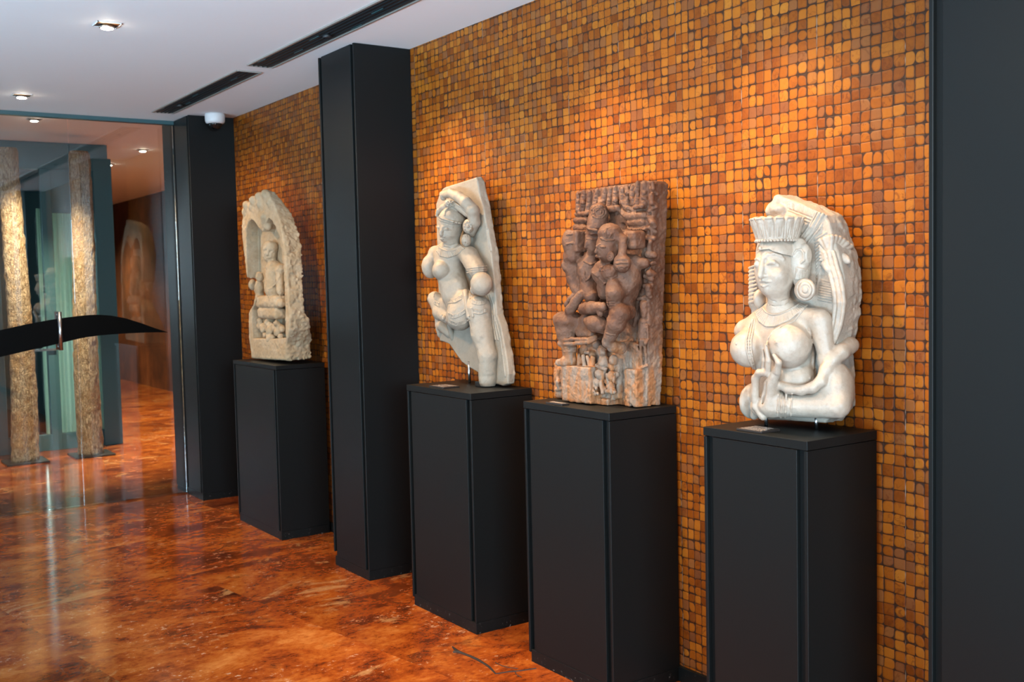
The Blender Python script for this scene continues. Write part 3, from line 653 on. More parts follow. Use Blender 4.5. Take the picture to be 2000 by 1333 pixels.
# ================================================================== the crowned bust
def bust():
    a0 = pxer(1420, 370, 5.553); off = 220*5.553; YB = -0.050; S = 1/(5.553*657)
    def a(x, y, q): return at(*a0(x, y), 1, YB-q/100)
    def b(x, y, q): return a(x, y+off, q)
    g = thing('statue', 'cream stone bust of a crowned woman with a lotus stem, nearest the camera', 'statue', (-2.17, -0.17, ZT))
    T = Carve((-2.50, -0.37, 1.02), (-1.90, -0.03, 1.76), 0.0020, S, None, YB)
    XZ = lambda p: (p[0], p[2])
    # ---- back slab
    sl = T.child()
    poly = [XZ(a(*p)) for p in [(545, 58, 9), (620, 95, 9), (800, 150, 8), (1050, 238, 5), (1170, 258, 2), (1240, 285, 1), (1292, 370, 1), (1330, 520, 1), (1392, 680, 1), (1450, 950, 1), (1452, 1150, 1)]] + \
           [XZ(b(*p)) for p in [(1440, 100, 1), (1392, 350, 1), (1362, 560, 1), (1376, 800, 1), (1376, 1130, 1), (1310, 1215, 1), (1240, 1288, 1), (700, 1280, 6), (330, 1275, 9), (240, 1180, 9), (270, 900, 9), (300, 700, 9), (250, 300, 9)]] + \
           [XZ(a(*p)) for p in [(250, 1310, 9), (236, 1240, 9), (250, 1050, 9), (275, 900, 9), (300, 650, 9), (340, 450, 9), (430, 285, 9), (425, 215, 9), (490, 110, 9), (505, 75, 9)]]
    sl.slab(poly, YB, YB-0.088, rnd=0.007)
    gx, gy, gz = sl.grid(); rough_ = np.clip((gy+0.118)/0.03, 0.12, 1)*np.ones_like(sl.F)
    sl.noise(0.0034, 0.022, 3, rough_).noise(0.0018, 0.008, 4, rough_)
    on = lambda x, y, out=0.001: sl.on(*a0(x, y), out)
    # halo: pleated band, rays, diagonal ribbon
    for i in range(20):
        t = i/19; sl.cap(on(*polyat([(645, 128), (780, 163), (990, 245)], t)), on(*polyat([(660, 200), (760, 235), (955, 310)], t)), 9*S, 8*S, 0.0015)
    for o_ in (0, 38):
        sl.tube([on(x, y) for x, y in [(670, 225+o_), (760, 262+o_), (850, 300+o_), (945, 338+o_)]], 8*S, 0.0015)
    for i in range(17):
        p, q = polyat([(600, 270), (720, 305), (830, 372), (930, 400)], i/16), polyat([(640, 350), (740, 400), (800, 450), (850, 490)], i/16)
        sl.cap(on(*p), on(*q), 9*S, 8*S, 0.0015)
    for dx, r_ in ((-40, 10), (-8, 20), (30, 20), (70, 11)):
        P = [(1010+dx, 265+dx*0.3), (930+dx, 410+dx*0.3), (830+dx*0.9, 545+dx*0.3), (740+dx*0.7, 670+dx*0.3)]
        sl.tube([on(*p, 0.003) for p in P], r_*S, 0.002)
    for i in range(14):
        y = 470+i*38; sl.cap(on(1075-i*6, y), on(950+i*2, y+75), 11*S, 8*S, 0.002)
    for i in range(9):
        y = 985+i*27; sl.cap(on(1130, y+22), on(1010-i*3, y-5), 9*S, 6*S, 0.002)
    sl.cap(a(305, 900, 8.5), a(300, 1240, 8.0), 60*S, 70*S, 0.008)
    for i in range(10):                # hair waves at the far side of the face
        y = 840+i*42; sl.cap(a(246, y+14, 9.6), a(325, y-18, 10.6), 18*S, 14*S, 0.004)
    sl.cap(a(545, 105, 8.5), a(520, 190, 9.5), 40*S, 62*S, 0.010); sl.cap(a(480, 180, 9), a(462, 235, 9.5), 26*S, 36*S, 0.008); sl.ell(a(560, 215, 9.8), (0.020, 0.018, 0.013), 0.010); sl.tube([on(500, 165), on(530, 178), on(560, 165)], 6*S, 0.002, True)
    sl.cap(a(500, 235, 8), a(760, 420, 8), 70*S, 90*S, 0.02)
    sl.tube([on(x, y) for x, y in [(555, 232), (575, 243), (592, 228)]], 7*S, 0.001, True)
    sl.mesh('back_slab', M['st_bust_r'], g)
    # ---- figure
    F = T.child()
    F.ell(b(600, 420, 10), (0.125, 0.085, 0.13), 0.02)
    F.ell(b(640, 760, 10), (0.085, 0.085, 0.11), 0.03)
    F.cap(b(205, 300, 12.5), b(600, 110, 12), 118*S, 100*S, 0.02); F.cap(b(600, 110, 12), b(1000, 195, 11), 100*S, 118*S, 0.02)
    F.cap(a(560, 1130, 14.5), b(570, 110, 13), 118*S, 135*S, 0.018)
    for i, y in enumerate((1200, 1245, 1290)):   # neck folds
        pass
    F.cap(b(1020, 210, 11), b(1085, 640, 11), 112*S, 92*S, 0.012); F.cap(b(1085, 640, 11), b(1215, 1060, 11), 92*S, 125*S, 0.012)
    F.cap(b(190, 330, 12.5), b(215, 640, 10), 105*S, 70*S, 0.015)
    F.cap(b(1205, 1135, 12), b(520, 1120, 19), 128*S, 128*S, 0.012)
    F.cap(b(520, 1120, 19), b(360, 1140, 19), 125*S, 108*S, 0.012)
    F.ell(b(280, 1075, 14), (0.026, 0.055, 0.056), 0.012); F.ell(b(420, 1000, 14.5), (0.05, 0.045, 0.07), 0.015); F.ell(b(1170, 960, 9), (0.055, 0.06, 0.085), 0.02); F.cap(b(330, 1150, 17), b(300, 1230, 17), 70*S, 50*S, 0.012)
    F.ell(b(700, 830, 13), (0.075, 0.06, 0.06), 0.015)
    for c, r in ((b(668, 490, 17.5), 222), (b(236, 520, 18.0), 198)):
        F.ell(c, r*S, 0.012)
    F.cap(b(760, 230, 10), b(680, 450, 16.8), 110*S, 205*S, 0.025); F.cap(b(330, 230, 12), b(245, 480, 17.2), 80*S, 180*S, 0.025)
    # hand and fingers resting below the breasts
    F.cap(b(470, 1120, 20), b(480, 900, 21.5), 120*S, 76*S, 0.014); F.cap(b(470, 900, 22), b(540, 760, 22.5), 66*S, 50*S, 0.008)
    F.tube([b(545, 760, 23), b(560, 660, 24), b(510, 580, 24.5)], [42*S, 34*S, 17*S], 0.004)
    F.tube([b(440, 780, 23), b(450, 640, 24), b(420, 470, 24.5)], [34*S, 30*S, 17*S], 0.004)
    F.tube([b(395, 770, 22.5), b(405, 640, 23.3), b(388, 520, 23.8)], [28*S, 24*S, 12*S], 0.004)
    F.tube([b(430, 770, 23), b(350, 770, 23), b(310, 830, 22.5), b(305, 1000, 22), b(315, 1130, 21.5), b(390, 1240, 21)], [40*S, 42*S, 45*S, 45*S, 45*S, 48*S], 0.005)
    F.cap(b(415, 880, 24), b(395, 1120, 22.5), 17*S, 20*S, 0.004, True)
    # lotus scarf: from the hand round the elbow
    F.tube([b(570, 905, 20), b(680, 945, 19.5), b(800, 960, 18.5), b(930, 930, 17), b(1020, 860, 15.5), b(1070, 740, 13.5), b(1150, 620, 11), b(1240, 545, 8.5), b(1340, 470, 4)], [46*S, 50*S, 52*S, 56*S, 58*S, 66*S, 76*S, 84*S, 90*S], 0.008)
    # head
    F.ell(a(528, 850, 15.0), (0.060, 0.068, 0.079), 0.01)
    F.ell(a(518, 1000, 16.3), (0.051, 0.048, 0.049), 0.018)
    F.ell(a(440, 1085, 19.3), (0.018, 0.016, 0.015), 0.012)
    on = lambda x, y, out=0.0: F.on(*a0(x, y), out)
    ns = [on(388, 745, -0.001), on(376, 850, 0.004), on(364, 940, 0.009)]
    brow1 = [on(x, y) for x, y in [(395, 752), (440, 712), (510, 700), (580, 722), (615, 760)]]; brow2 = [on(x, y) for x, y in [(352, 768), (330, 755), (310, 760)]]
    eye1 = [on(x, y) for x, y in [(440, 812), (475, 795), (510, 795), (550, 815)]]; eye2 = on(322, 815, -0.003); sock = on(425, 770)
    lipu = [on(x, y) for x, y in [(362, 998), (395, 985), (425, 992), (470, 1000)]]; lipl = [on(x, y) for x, y in [(372, 1042), (400, 1050), (440, 1035)]]; lipc = [on(x, y) for x, y in [(360, 1022), (400, 1018), (472, 1012)]]
    cheek = on(560, 930, -0.008)
    F.tube(ns, [15*S, 24*S, 36*S], 0.006); F.ell(on(412, 940, 0.0), 22*S, 0.004)
    F.tube(brow1, 14*S, 0.005); F.tube(brow2, 13*S, 0.004)
    F.cap(sock, on(420, 800), 14*S, 12*S, 0.006, True)
    F.tube(eye1, [12*S, 25*S, 25*S, 12*S], 0.003); F.ell(eye2, 30*S, 0.006)
    F.tube([on(x, y) for x, y in [(435, 825), (490, 832), (555, 822)]], 6*S, 0.002, True)
    F.tube(lipu, [9*S, 17*S, 16*S, 7*S], 0.003); F.tube(lipl, [14*S, 18*S, 9*S], 0.003); F.tube(lipc, 7*S, 0.002, True)
    F.ell(cheek, 80*S, 0.02)
    for y in (1205, 1262): F.tube([on(440, y-25), on(520, y+10), on(620, y), on(690, y-45)], 5*S, 0.003, True)
    for (x, y) in ((540, 440), (100, 455)):
        p = F.on(*a0(x, y+off)); F.ell(p, 13*S, 0.003)
        for i in range(14):
            t = 2*math.pi*i/14; F.ell(F.on(*a0(x+24*math.cos(t), y+off+27*math.sin(t))), 3.5*S, 0.002)
    # bands on the forearm, folds on the torso
    fon = lambda x, y, o=0.001: F.on(*a0(x, off+y), o)
    for x in (600, 645):
        F.tube([fon(x-i*4, y) for i, y in enumerate((992, 1060, 1130, 1200, 1258))], 11*S, 0.002)
    for i in range(15):
        for x in (560, 705): F.ell(fon(x-i*1.0, 1000+i*17, 0.0015), 9.5*S, 0.001)
    F.tube([fon(x, y) for x, y in [(895, 300), (925, 420), (940, 560), (935, 720), (900, 830)]], 11*S, 0.004)
    F.noise(0.0010, 0.014, 5)
    F.mesh('figure', M['st_bust'], g)
    # ---- hair, ear and cap under the crown
    hc = a(545, 720, 14.6)
    H = T.child(hc-0.1, hc+0.1, 0.0018)
    H.ell(hc, (0.0625, 0.066, 0.060), 0.005)
    gx, gy, gz = H.grid(); zh = a(500, 650, 19)[2]             # the face stays free below the hair line, which dips toward the ears
    H.F = np.maximum(H.F, np.minimum(zh-0.5*np.abs(gx-a(440, 650, 21)[0])*(gx > a(440, 650, 21)[0])-gz, -gy-0.187).astype(np.float32))
    H.ell(a(790, 800, 11.5), (0.030, 0.035, 0.075), 0.006); H.ell(a(845, 720, 12), (0.02, 0.02, 0.035), 0.006)
    H.cap(a(735, 700, 13.8), a(762, 800, 13.4), 36*S, 30*S, 0.004); H.cap(a(800, 860, 12.5), a(775, 1000, 12.5), 60*S, 45*S, 0.008)
    onh = lambda x, y, o=0.001: H.on(*a0(x, y), o)
    H.tube([onh(x, y) for x, y in [(725, 700), (755, 660), (800, 650), (830, 690), (835, 770), (800, 800)]], 9*S, 0.003)
    H.tube([onh(x, y) for x, y in [(745, 720), (770, 700), (800, 720), (790, 760)]], 9*S, 0.002, True)
    H.tube([onh(x, y) for x, y in [(395, 545), (375, 590), (362, 640)]], 16*S, 0.003); H.ell(onh(360, 645), 20*S, 0.002)
    for i in range(9): H.cap(onh(760+i*14, 850+i*4), onh(740+i*16, 980), 8*S, 6*S, 0.002)
    H.noise(0.0006, 0.01, 6)
    H.mesh('hair', M['st_bust'], g)
    # ---- crown
    c = a(545, 560, 14.6); zt_ = a(545, 288, 14.6)[2]; zb_ = a(545, 575, 14.6)[2]
    K = T.child(c-np.array([0.1, 0.1, 0.02]), c+np.array([0.1, 0.1, 0.1]), 0.0014)
    K.cone(c, 0.0600, 0.0725, zb_, zt_-0.006, 1.05, 0.003, 0.010)
    n = 15
    for i in range(n):                 # upright petals with raised edges
        t = 2*math.pi*i/n-1.15; P = lambda r_, z, dt=0.0: (c[0]+r_*math.cos(t+dt), c[1]+r_*1.05*math.sin(t+dt), z)
        K.cap(P(0.050, zb_+0.012), P(0.062, zt_-0.018), 0.0125, 0.0165, 0.002)
        for dt in (-0.16, 0.16):
            K.tube([P(0.0605, zb_+0.008, dt*0.9), P(0.071, zt_-0.026, dt*1.0), P(0.0775, zt_-0.008, dt*0.7)], 0.0026, 0.0015)
        K.tube([P(0.0785, zt_-0.010, dt) for dt in (-0.12, -0.06, 0, 0.06, 0.12)], 0.0024, 0.0015)
        K.cap(P(0.062, zb_+0.016), P(0.078, zt_-0.03), 0.0022, 0.0022, 0.0015, True)
    for i in range(40):
        t = 2*math.pi*i/40; K.ell((c[0]+0.0625*math.cos(t), c[1]+0.066*math.sin(t), zb_+0.004), 0.0044, 0.001)
    K.noise(0.0005, 0.01, 7)
    K.mesh('crown', M['st_bust'], g)
    # ---- ear ornaments
    p = a(845, 1090, 15.5); E1 = T.child(p-0.045, p+0.045, 0.0014)
    E1.ell(p, (0.036, 0.020, 0.0335), 0.002)
    for rr in (0.027, 0.013):
        pts = [E1.on(*a0(845+rr/S*0.86*math.cos(t), 1090+rr/S*math.sin(t)), 0.0) for t in np.linspace(0, 2*math.pi, 25)]
        E1.tube(pts, 0.0026, 0.002, True)
    E1.noise(0.0005, 0.01, 8); E1.mesh('ear_disc', M['st_bust'], g)
    p = a(352, 1190, 13.5); E2 = T.child(p-0.04, p+0.04, 0.0016)
    E2.ell(p, (0.017, 0.022, 0.030), 0.003); E2.noise(0.0005, 0.01, 9); E2.mesh('ear_disc', M['st_bust'], g)
    # ---- necklace with pleats, bead strands
    inner = [(385, 60), (420, 110), (480, 138), (560, 135), (660, 95), (790, 15)]; outer = [(312, 120), (345, 205), (420, 262), (520, 262), (680, 190), (862, 40)]
    nc = b(480, 300, 20); N = T.child(nc-np.array([0.13, 0.09, 0.13]), nc+np.array([0.17, 0.13, 0.12]), 0.0014)
    fo = lambda x, y, o=0.002: F.on(*a0(x, y+off), o)
    for i in range(34):                # pleated collar: rounded ribs side by side
        t = i/33; p, q = fo(*polyat(inner, t), 0.001), fo(*polyat(outer, t), 0.002)
        N.cap(p, q, 11*S, 13.5*S, 0.0008)
    N.tube([fo(*polyat(inner, t), 0.005) for t in np.linspace(0, 1, 16)], 10*S, 0.001)
    for i in range(44): N.ell(fo(*polyat(inner, i/43), 0.0068), 8*S, 0.0006)
    N.tube([fo(*polyat(outer, t), 0.003) for t in np.linspace(0, 1, 18)], 8*S, 0.0008)
    for dx in (0, 26, 52):
        pts = [(270+dx*0.6, 190), (235+dx, 290), (208+dx, 420), (210+dx, 520), (235+dx*0.9, 620), (290+dx*0.4, 740)]
        N.tube([fo(*polyat(pts, t), 0.001) for t in np.linspace(0, 1, 18)], 10*S, 0.002)
        if dx == 0:
            for i in range(40): N.ell(fo(*polyat(pts, i/39), 0.003), 9*S, 0.001)
    pts = [(860, 45), (720, 215), (600, 260), (500, 320), (445, 400), (430, 470)]
    N.tube([fo(*polyat(pts, t), 0.001) for t in np.linspace(0, 1, 16)], 10*S, 0.002)
    N.mesh('necklace', M['st_bust'], g)
    # ---- lotus stem and flower, on the slab's front
    lc = a(1150, 1100, 7); L = T.child(lc-np.array([0.14, 0.09, 0.26]), lc+np.array([0.14, 0.09, 0.2])); so = lambda x, y, o=0.0: sl.on(*a0(x, y), o)
    for dx, r_ in ((-50, 26), (0, 28), (48, 24)):
        P = [(1110+dx, 690), (1135+dx, 800), (1180+dx, 950), (1212+dx, 1100), (1222+dx, 1222), (1215+dx*0.9, 1330), (1195+dx*0.8, 1470), (1150+dx*0.6, 1620), (1095+dx*0.35, 1760)]
        L.tube([so(x, y, 0.004) for x, y in P], r_*S, 0.003)
    L.tube([so(1100, 870, 0.006), so(1075, 835, 0.006), so(1050, 810, 0.006)], [38*S, 36*S, 30*S], 0.003)
    for i in range(9):
        t = i/8; tip = (1015+t*330, 560-70*math.sin(math.pi*t)+t*60); L.cap(so(1125, 720, 0.004), so(*tip, 0.006), 16*S, 30*S, 0.004)
    for i in range(5):
        L.cap(so(1090, 740, 0.005), so(1005, 620+i*38, 0.005), 14*S, 14*S, 0.003)
    L.ell(so(1265, 745, -0.006), (0.028, 0.010, 0.013), 0.004, rot=-0.55)
    L.noise(0.0007, 0.012, 10); L.mesh('lotus_stem', M['st_bust'], g)
    for (x, y) in ((1594.5, 840.4), (1496.5, 833.7)):
        p = at(x, y, 2, ZT); MB().tube([(p[0], p[1], ZT), (p[0], p[1], ZT+0.05)], 0.0055, 16).build('support_rod', M['steel'], g, True)
bust()

# ================================================================== the leaning dancing figure
def dancer():
    a0 = pxer(810, 335, 6.057); off = 210*6.057; YB = -0.055; S = 1/(6.057*445)
    def a(x, y, q): return at(*a0(x, y), 1, YB-q/100)
    def b(x, y, q): return a(x, y+off, q)
    g = thing('statue', 'grey cream stone relief of a dancing woman, arm over her head, on a leaning slab', 'statue', (-4.02, -0.15, ZT))
    T = Carve((-4.36, -0.30, ZT+0.0016), (-3.66, -0.035, 1.96), 0.0025, S, None, YB); XZ = lambda p: (p[0], p[2])
    sl = T.child((-4.36, -0.14, ZT), (-3.66, -0.035, 1.96))
    poly = [XZ(a(*p)) for p in [(330, 205, 4), (365, 183, 4), (560, 122, 4), (740, 68, 3.5), (790, 70, 1), (832, 112, 0), (865, 300, 0), (905, 420, 0), (940, 640, 0), (972, 820, 0), (1000, 1000, 0), (1030, 1260, 0)]] + \
           [XZ(b(*p)) for p in [(1040, 160, 0), (1062, 420, 0), (1110, 560, 0), (1142, 720, 0), (1180, 940, 0), (1200, 1120, 0), (1192, 1235, 0), (1085, 1265, 2), (980, 1250, 4), (850, 1235, 4), (752, 1195, 4), (748, 1110, 4), (640, 1045, 4), (555, 985, 4), (490, 890, 4), (412, 775, 4), (330, 740, 4), (255, 728, 4), (210, 600, 4), (170, 390, 4), (160, 250, 4)]] + \
           [XZ(a(*p)) for p in [(160, 1050, 4), (205, 840, 4), (185, 620, 4), (240, 430, 4), (285, 290, 4)]]
    sl.slab(poly, YB, YB-0.042, rnd=0.007)
    gx, gy, gz = sl.grid(); mk = np.clip((gy+0.088)/0.02, 0.15, 1)*np.ones_like(sl.F)
    sl.noise(0.0032, 0.03, 11, mk).noise(0.0014, 0.010, 12, mk)
    so = lambda x, y, o=0.001: sl.on(*a0(x, y), o)
    sl.tube([so(857, 690), so(868, 790), so(895, 930)], [17*S, 17*S, 20*S], 0.002, True)
    sl.tube([so(x, y+off) for x, y in [(905, 330), (960, 500), (1010, 700), (1040, 900), (1070, 1150)]], 10*S, 0.004)
    # drapery folds hanging at the leg
    for dx in (0, 26, 52):
        sl.tube([so(x+dx, y+off, 0.002) for x, y in [(840, 190), (878, 300), (890, 430), (900, 560), (930, 720)]], 11*S, 0.002)
    sl.mesh('back_slab', M['st_dancer'], g)
    F = T.child()
    # torso, hips and legs in one flowing body
    F.ell(a(400, 1040, 9), (0.085, 0.060, 0.085), 0.02)
    F.cap(a(420, 1150, 8.5), b(470, 180, 9.0), 185*S, 165*S, 0.025); F.ell(b(490, 110, 9), (0.062, 0.055, 0.06), 0.02)
    F.ell(b(600, 330, 8.5), (0.105, 0.070, 0.075), 0.025)
    F.ell(b(535, 440, 11.5), (0.062, 0.065, 0.066), 0.018)
    F.cap(b(760, 350, 8.5), b(800, 640, 8), 150*S, 128*S, 0.02); F.cap(b(800, 640, 8), b(862, 900, 7.5), 128*S, 108*S, 0.02); F.cap(b(862, 900, 7.5), b(862, 1210, 7), 112*S, 104*S, 0.012)
    F.cap(b(235, 235, 9), b(300, 400, 10.5), 78*S, 88*S, 0.015); F.cap(b(300, 400, 10.5), b(400, 480, 12), 88*S, 62*S, 0.015); F.cap(b(235, 235, 9), b(460, 330, 8.5), 78*S, 110*S, 0.02)
    F.cap(b(225, 320, 6), b(300, 640, 3.2), 65*S, 75*S, 0.025); F.cap(b(330, 560, 4.5), b(420, 640, 3.2), 70*S, 70*S, 0.025); F.cap(b(405, 500, 7), b(455, 730, 3.4), 40*S, 26*S, 0.02)
    # breasts
    F.ell(a(322, 1170, 13.5), (0.042, 0.045, 0.046), 0.008); F.ell(a(185, 1130, 12.0), (0.036, 0.042, 0.056), 0.010, rot=0.15)
    F.ell(a(330, 1165, 14), (0.040, 0.045, 0.043), 0.004)
    # shoulders and arms
    F.cap(a(270, 960, 9), a(600, 960, 8), 90*S, 100*S, 0.025); F.cap(a(640, 1000, 8), a(745, 1180, 9.5), 118*S, 105*S, 0.012)
    F.ell(b(790, 60, 11.0), (0.050, 0.048, 0.052), 0.006); F.ell(b(705, 125, 11), (0.018, 0.02, 0.022), 0.006)
    F.cap(a(230, 960, 9), a(215, 1040, 9), 75*S, 70*S, 0.02)
    F.tube([a(335, 275, 9.5), a(430, 262, 10.5), (a(520, 300, 10.5)), a(610, 370, 10), a(690, 470, 8.5), a(705, 600, 7.5), a(665, 720, 6.5)], [48*S, 55*S, 62*S, 72*S, 78*S, 72*S, 60*S], 0.008)
    F.ell(a(340, 300, 10), (0.016, 0.016, 0.018), 0.006)
    # neck and head
    F.cap(a(440, 760, 10.5), a(425, 930, 9.5), 100*S, 112*S, 0.012)
    F.ell(a(425, 640, 11), (0.055, 0.058, 0.066), 0.01); F.ell(a(385, 735, 13.0), (0.036, 0.034, 0.036), 0.015); F.ell(a(345, 800, 14.5), (0.015, 0.014, 0.012), 0.010)
    on = lambda x, y, o=0.0: F.on(*a0(x, y), o)
    ns = [on(330, 650, -0.002), on(318, 705, 0.004), on(312, 742, 0.007)]; e1 = [on(x, y) for x, y in [(355, 690), (385, 684), (425, 690)]]; e2 = [on(x, y) for x, y in [(262, 655), (285, 662)]]
    b1 = [on(x, y) for x, y in [(345, 655), (390, 640), (450, 655)]]; lu = [on(x, y) for x, y in [(300, 772), (325, 765), (352, 775)]]; ll = [on(x, y) for x, y in [(305, 798), (330, 800)]]
    F.tube(ns, [13*S, 19*S, 27*S], 0.005); F.tube(e1, [9*S, 18*S, 8*S], 0.003); F.tube(e2, [12*S, 14*S], 0.003); F.tube(b1, 9*S, 0.004); F.tube(lu, [10*S, 15*S, 8*S], 0.003); F.tube(ll, [13*S, 14*S], 0.003)
    F.tube([on(358, 698), on(390, 700), on(425, 698)], 6*S, 0.002, True)
    for y in (870, 900): F.tube([on(350, y-5), on(420, y+10), on(500, y-12)], 6*S, 0.003, True)
    F.noise(0.0014, 0.016, 13)
    F.mesh('figure', M['st_dancer'], g)
    # head dress
    hc = a(440, 530, 11); H = T.child(hc-0.11, hc+0.11, 0.0019)
    H.ell(a(440, 575, 10.8), (0.060, 0.062, 0.058), 0.006)
    gx, gy, gz = H.grid(); zl = lambda p: p[2]; p0, p1 = a(255, 545, 15), a(560, 640, 10)
    H.F = np.maximum(H.F, np.minimum(p0[2]+(p1[2]-p0[2])*np.clip((gx-p0[0])/(p1[0]-p0[0]), 0, 1)-gz, -gy-0.115).astype(np.float32))
    H.tube([a(280, 490, 12.5), a(335, 430, 12.5), a(420, 385, 12), a(520, 420, 10.5), (a(620, 510, 9))], [34*S, 40*S, 46*S, 44*S, 36*S], 0.006)
    H.ell(a(410, 385, 13), (0.022, 0.022, 0.02), 0.004)
    oh = lambda x, y, o=0.001: H.on(*a0(x, y), o)
    rg = random.Random(4)
    for i in range(36): H.ell(oh(372+rg.random()*95, 352+rg.random()*62, -0.001), 10*S, 0.001)
    for i in range(22):
        t = i/21; H.ell(oh(*polyat([(255, 520), (330, 560), (430, 590), (540, 615)], t), 0.002), 13*S, 0.0015)
    for i in range(14): H.ell(oh(*polyat([(480, 380), (560, 430), (640, 510)], i/13), 0.002), 12*S, 0.0015)
    H.tube([oh(x, y) for x, y in [(355, 520), (360, 470), (395, 430)]], 10*S, 0.002)
    H.tube([oh(272, 458, -0.004), oh(268, 500, -0.004)], 18*S, 0.004)
    H.noise(0.0006, 0.01, 14); H.mesh('head_dress', M['st_dancer'], g)
    p = a(630, 650, 9.5); E = T.child(p-0.06, p+0.06, 0.0018); E.ell(p, (0.032, 0.020, 0.032), 0.003)
    for i in range(10):
        t = 2*math.pi*i/10; E.ell(E.on(*a0(630+48*math.cos(t)*0.85, 650+52*math.sin(t))), 14*S, 0.001)
    E.ell(E.on(*a0(630, 650)), 18*S, 0.001); E.noise(0.0005, 0.01, 15); E.mesh('ear_flower', M['st_dancer'], g)
    p = a(610, 815, 9.5); E = T.child(p-0.05, p+0.05, 0.0018); E.ell(p, (0.023, 0.022, 0.029), 0.003)
    for i in range(3): E.tube([E.on(*a0(575+i*28, 755), 0), E.on(*a0(572+i*30, 860), 0)], 5*S, 0.002, True)
    E.noise(0.0005, 0.01, 16); E.mesh('earring', M['st_dancer'], g)
    # necklace
    nc = a(400, 930, 14); N = T.child(nc-np.array([0.10, 0.08, 0.08]), nc+np.array([0.10, 0.08, 0.08]), 0.0016)
    inn, out = [(262, 850), (310, 915), (390, 945), (480, 930), (545, 885)], [(245, 920), (300, 1000), (390, 1020), (500, 985), (580, 910)]
    for i in range(26):
        t = i/25; N.cap(on(*polyat(inn, t), 0.001), on(*polyat(out, t), 0.002), 9*S, 10.5*S, 0.0008)
    N.tube([on(*polyat(inn, t), 0.004) for t in np.linspace(0, 1, 14)], 10*S, 0.001)
    N.mesh('necklace', M['st_dancer'], g)
    # armlet, girdle and skirt swags
    K = Carve((-4.26, -0.30, 1.25), (-3.80, -0.06, 1.66), 0.0018, S, None, YB); fo = lambda x, y, o=0.0: F.on(*a0(x, y+off), o)
    for y in (1140, 1165, 1190): K.tube([on(x, y-(x-700)*0.12, 0.001) for x in (620, 680, 750, 810, 850)], 9*S, 0.0015)
    for P, n in (([(395, 290), (480, 280), (560, 235)], 15), ([(390, 440), (460, 470), (540, 440), (610, 395)], 16), ([(420, 530), (500, 560), (590, 530), (650, 480)], 16), ([(680, 290), (760, 310), (840, 290)], 12), ([(690, 400), (770, 420), (850, 390)], 12), ([(215, 250), (240, 300), (290, 330)], 8)):
        K.tube([fo(*polyat(P, t), 0.001) for t in np.linspace(0, 1, 8)], 8*S, 0.0015)
        K.tube([fo(*(lambda p: (p[0], p[1]-42))(polyat(P, t)), 0.001) for t in np.linspace(0, 1, 8)], 7*S, 0.0015)
        for i in range(n):
            x, y = polyat(P, (i+0.5)/n); K.cap(fo(x, y-8, 0.001), fo(x+3, y-34, 0.001), 7*S, 7*S, 0.001)
    K.tube([fo(600, 160, -0.006), fo(606, 220, -0.005), fo(615, 330, -0.002), fo(640, 450, -0.003)], [40*S, 32*S, 18*S, 28*S], 0.003)
    K.tube([fo(650, 240, -0.001), fo(672, 350, -0.001), fo(690, 445, -0.002)], [15*S, 13*S, 20*S], 0.003)
    for x, y in ((590, 160), (625, 150), (610, 195), (600, 230), (660, 190), (680, 205)): K.ell(fo(x, y, -0.001), 15*S, 0.001)
    K.tube([fo(x, y) for x, y in [(405, 330), (400, 430), (410, 520), (440, 595)]], 9*S, 0.002)
    K.ell(fo(345, 465, 0.001), 34*S, 0.003); K.ell(fo(320, 440, 0.001), 22*S, 0.003)
    K.mesh('girdle', M['st_dancer'], g)
    p = at(917, 749, 2, ZT); q = b(645, 1045, 2)
    MB().tube([(p[0], p[1], ZT), (p[0], p[1], q[2]+0.03)], 0.0065, 16).build('support_rod', M['steel'], g, True)
    p = at(971, 755, 2, ZT); MB().tube([(p[0], p[1], ZT), (p[0], p[1], ZT+0.05)], 0.006, 16).build('support_rod', M['steel'], g, True)
    p = at(942, 756, 2, ZT); MB().box(p[0]-0.045, p[0]+0.035, p[1]-0.01, p[1]+0.045, ZT, ZT+0.022, 0.002).build('support_block', M['plate'], g)
dancer()

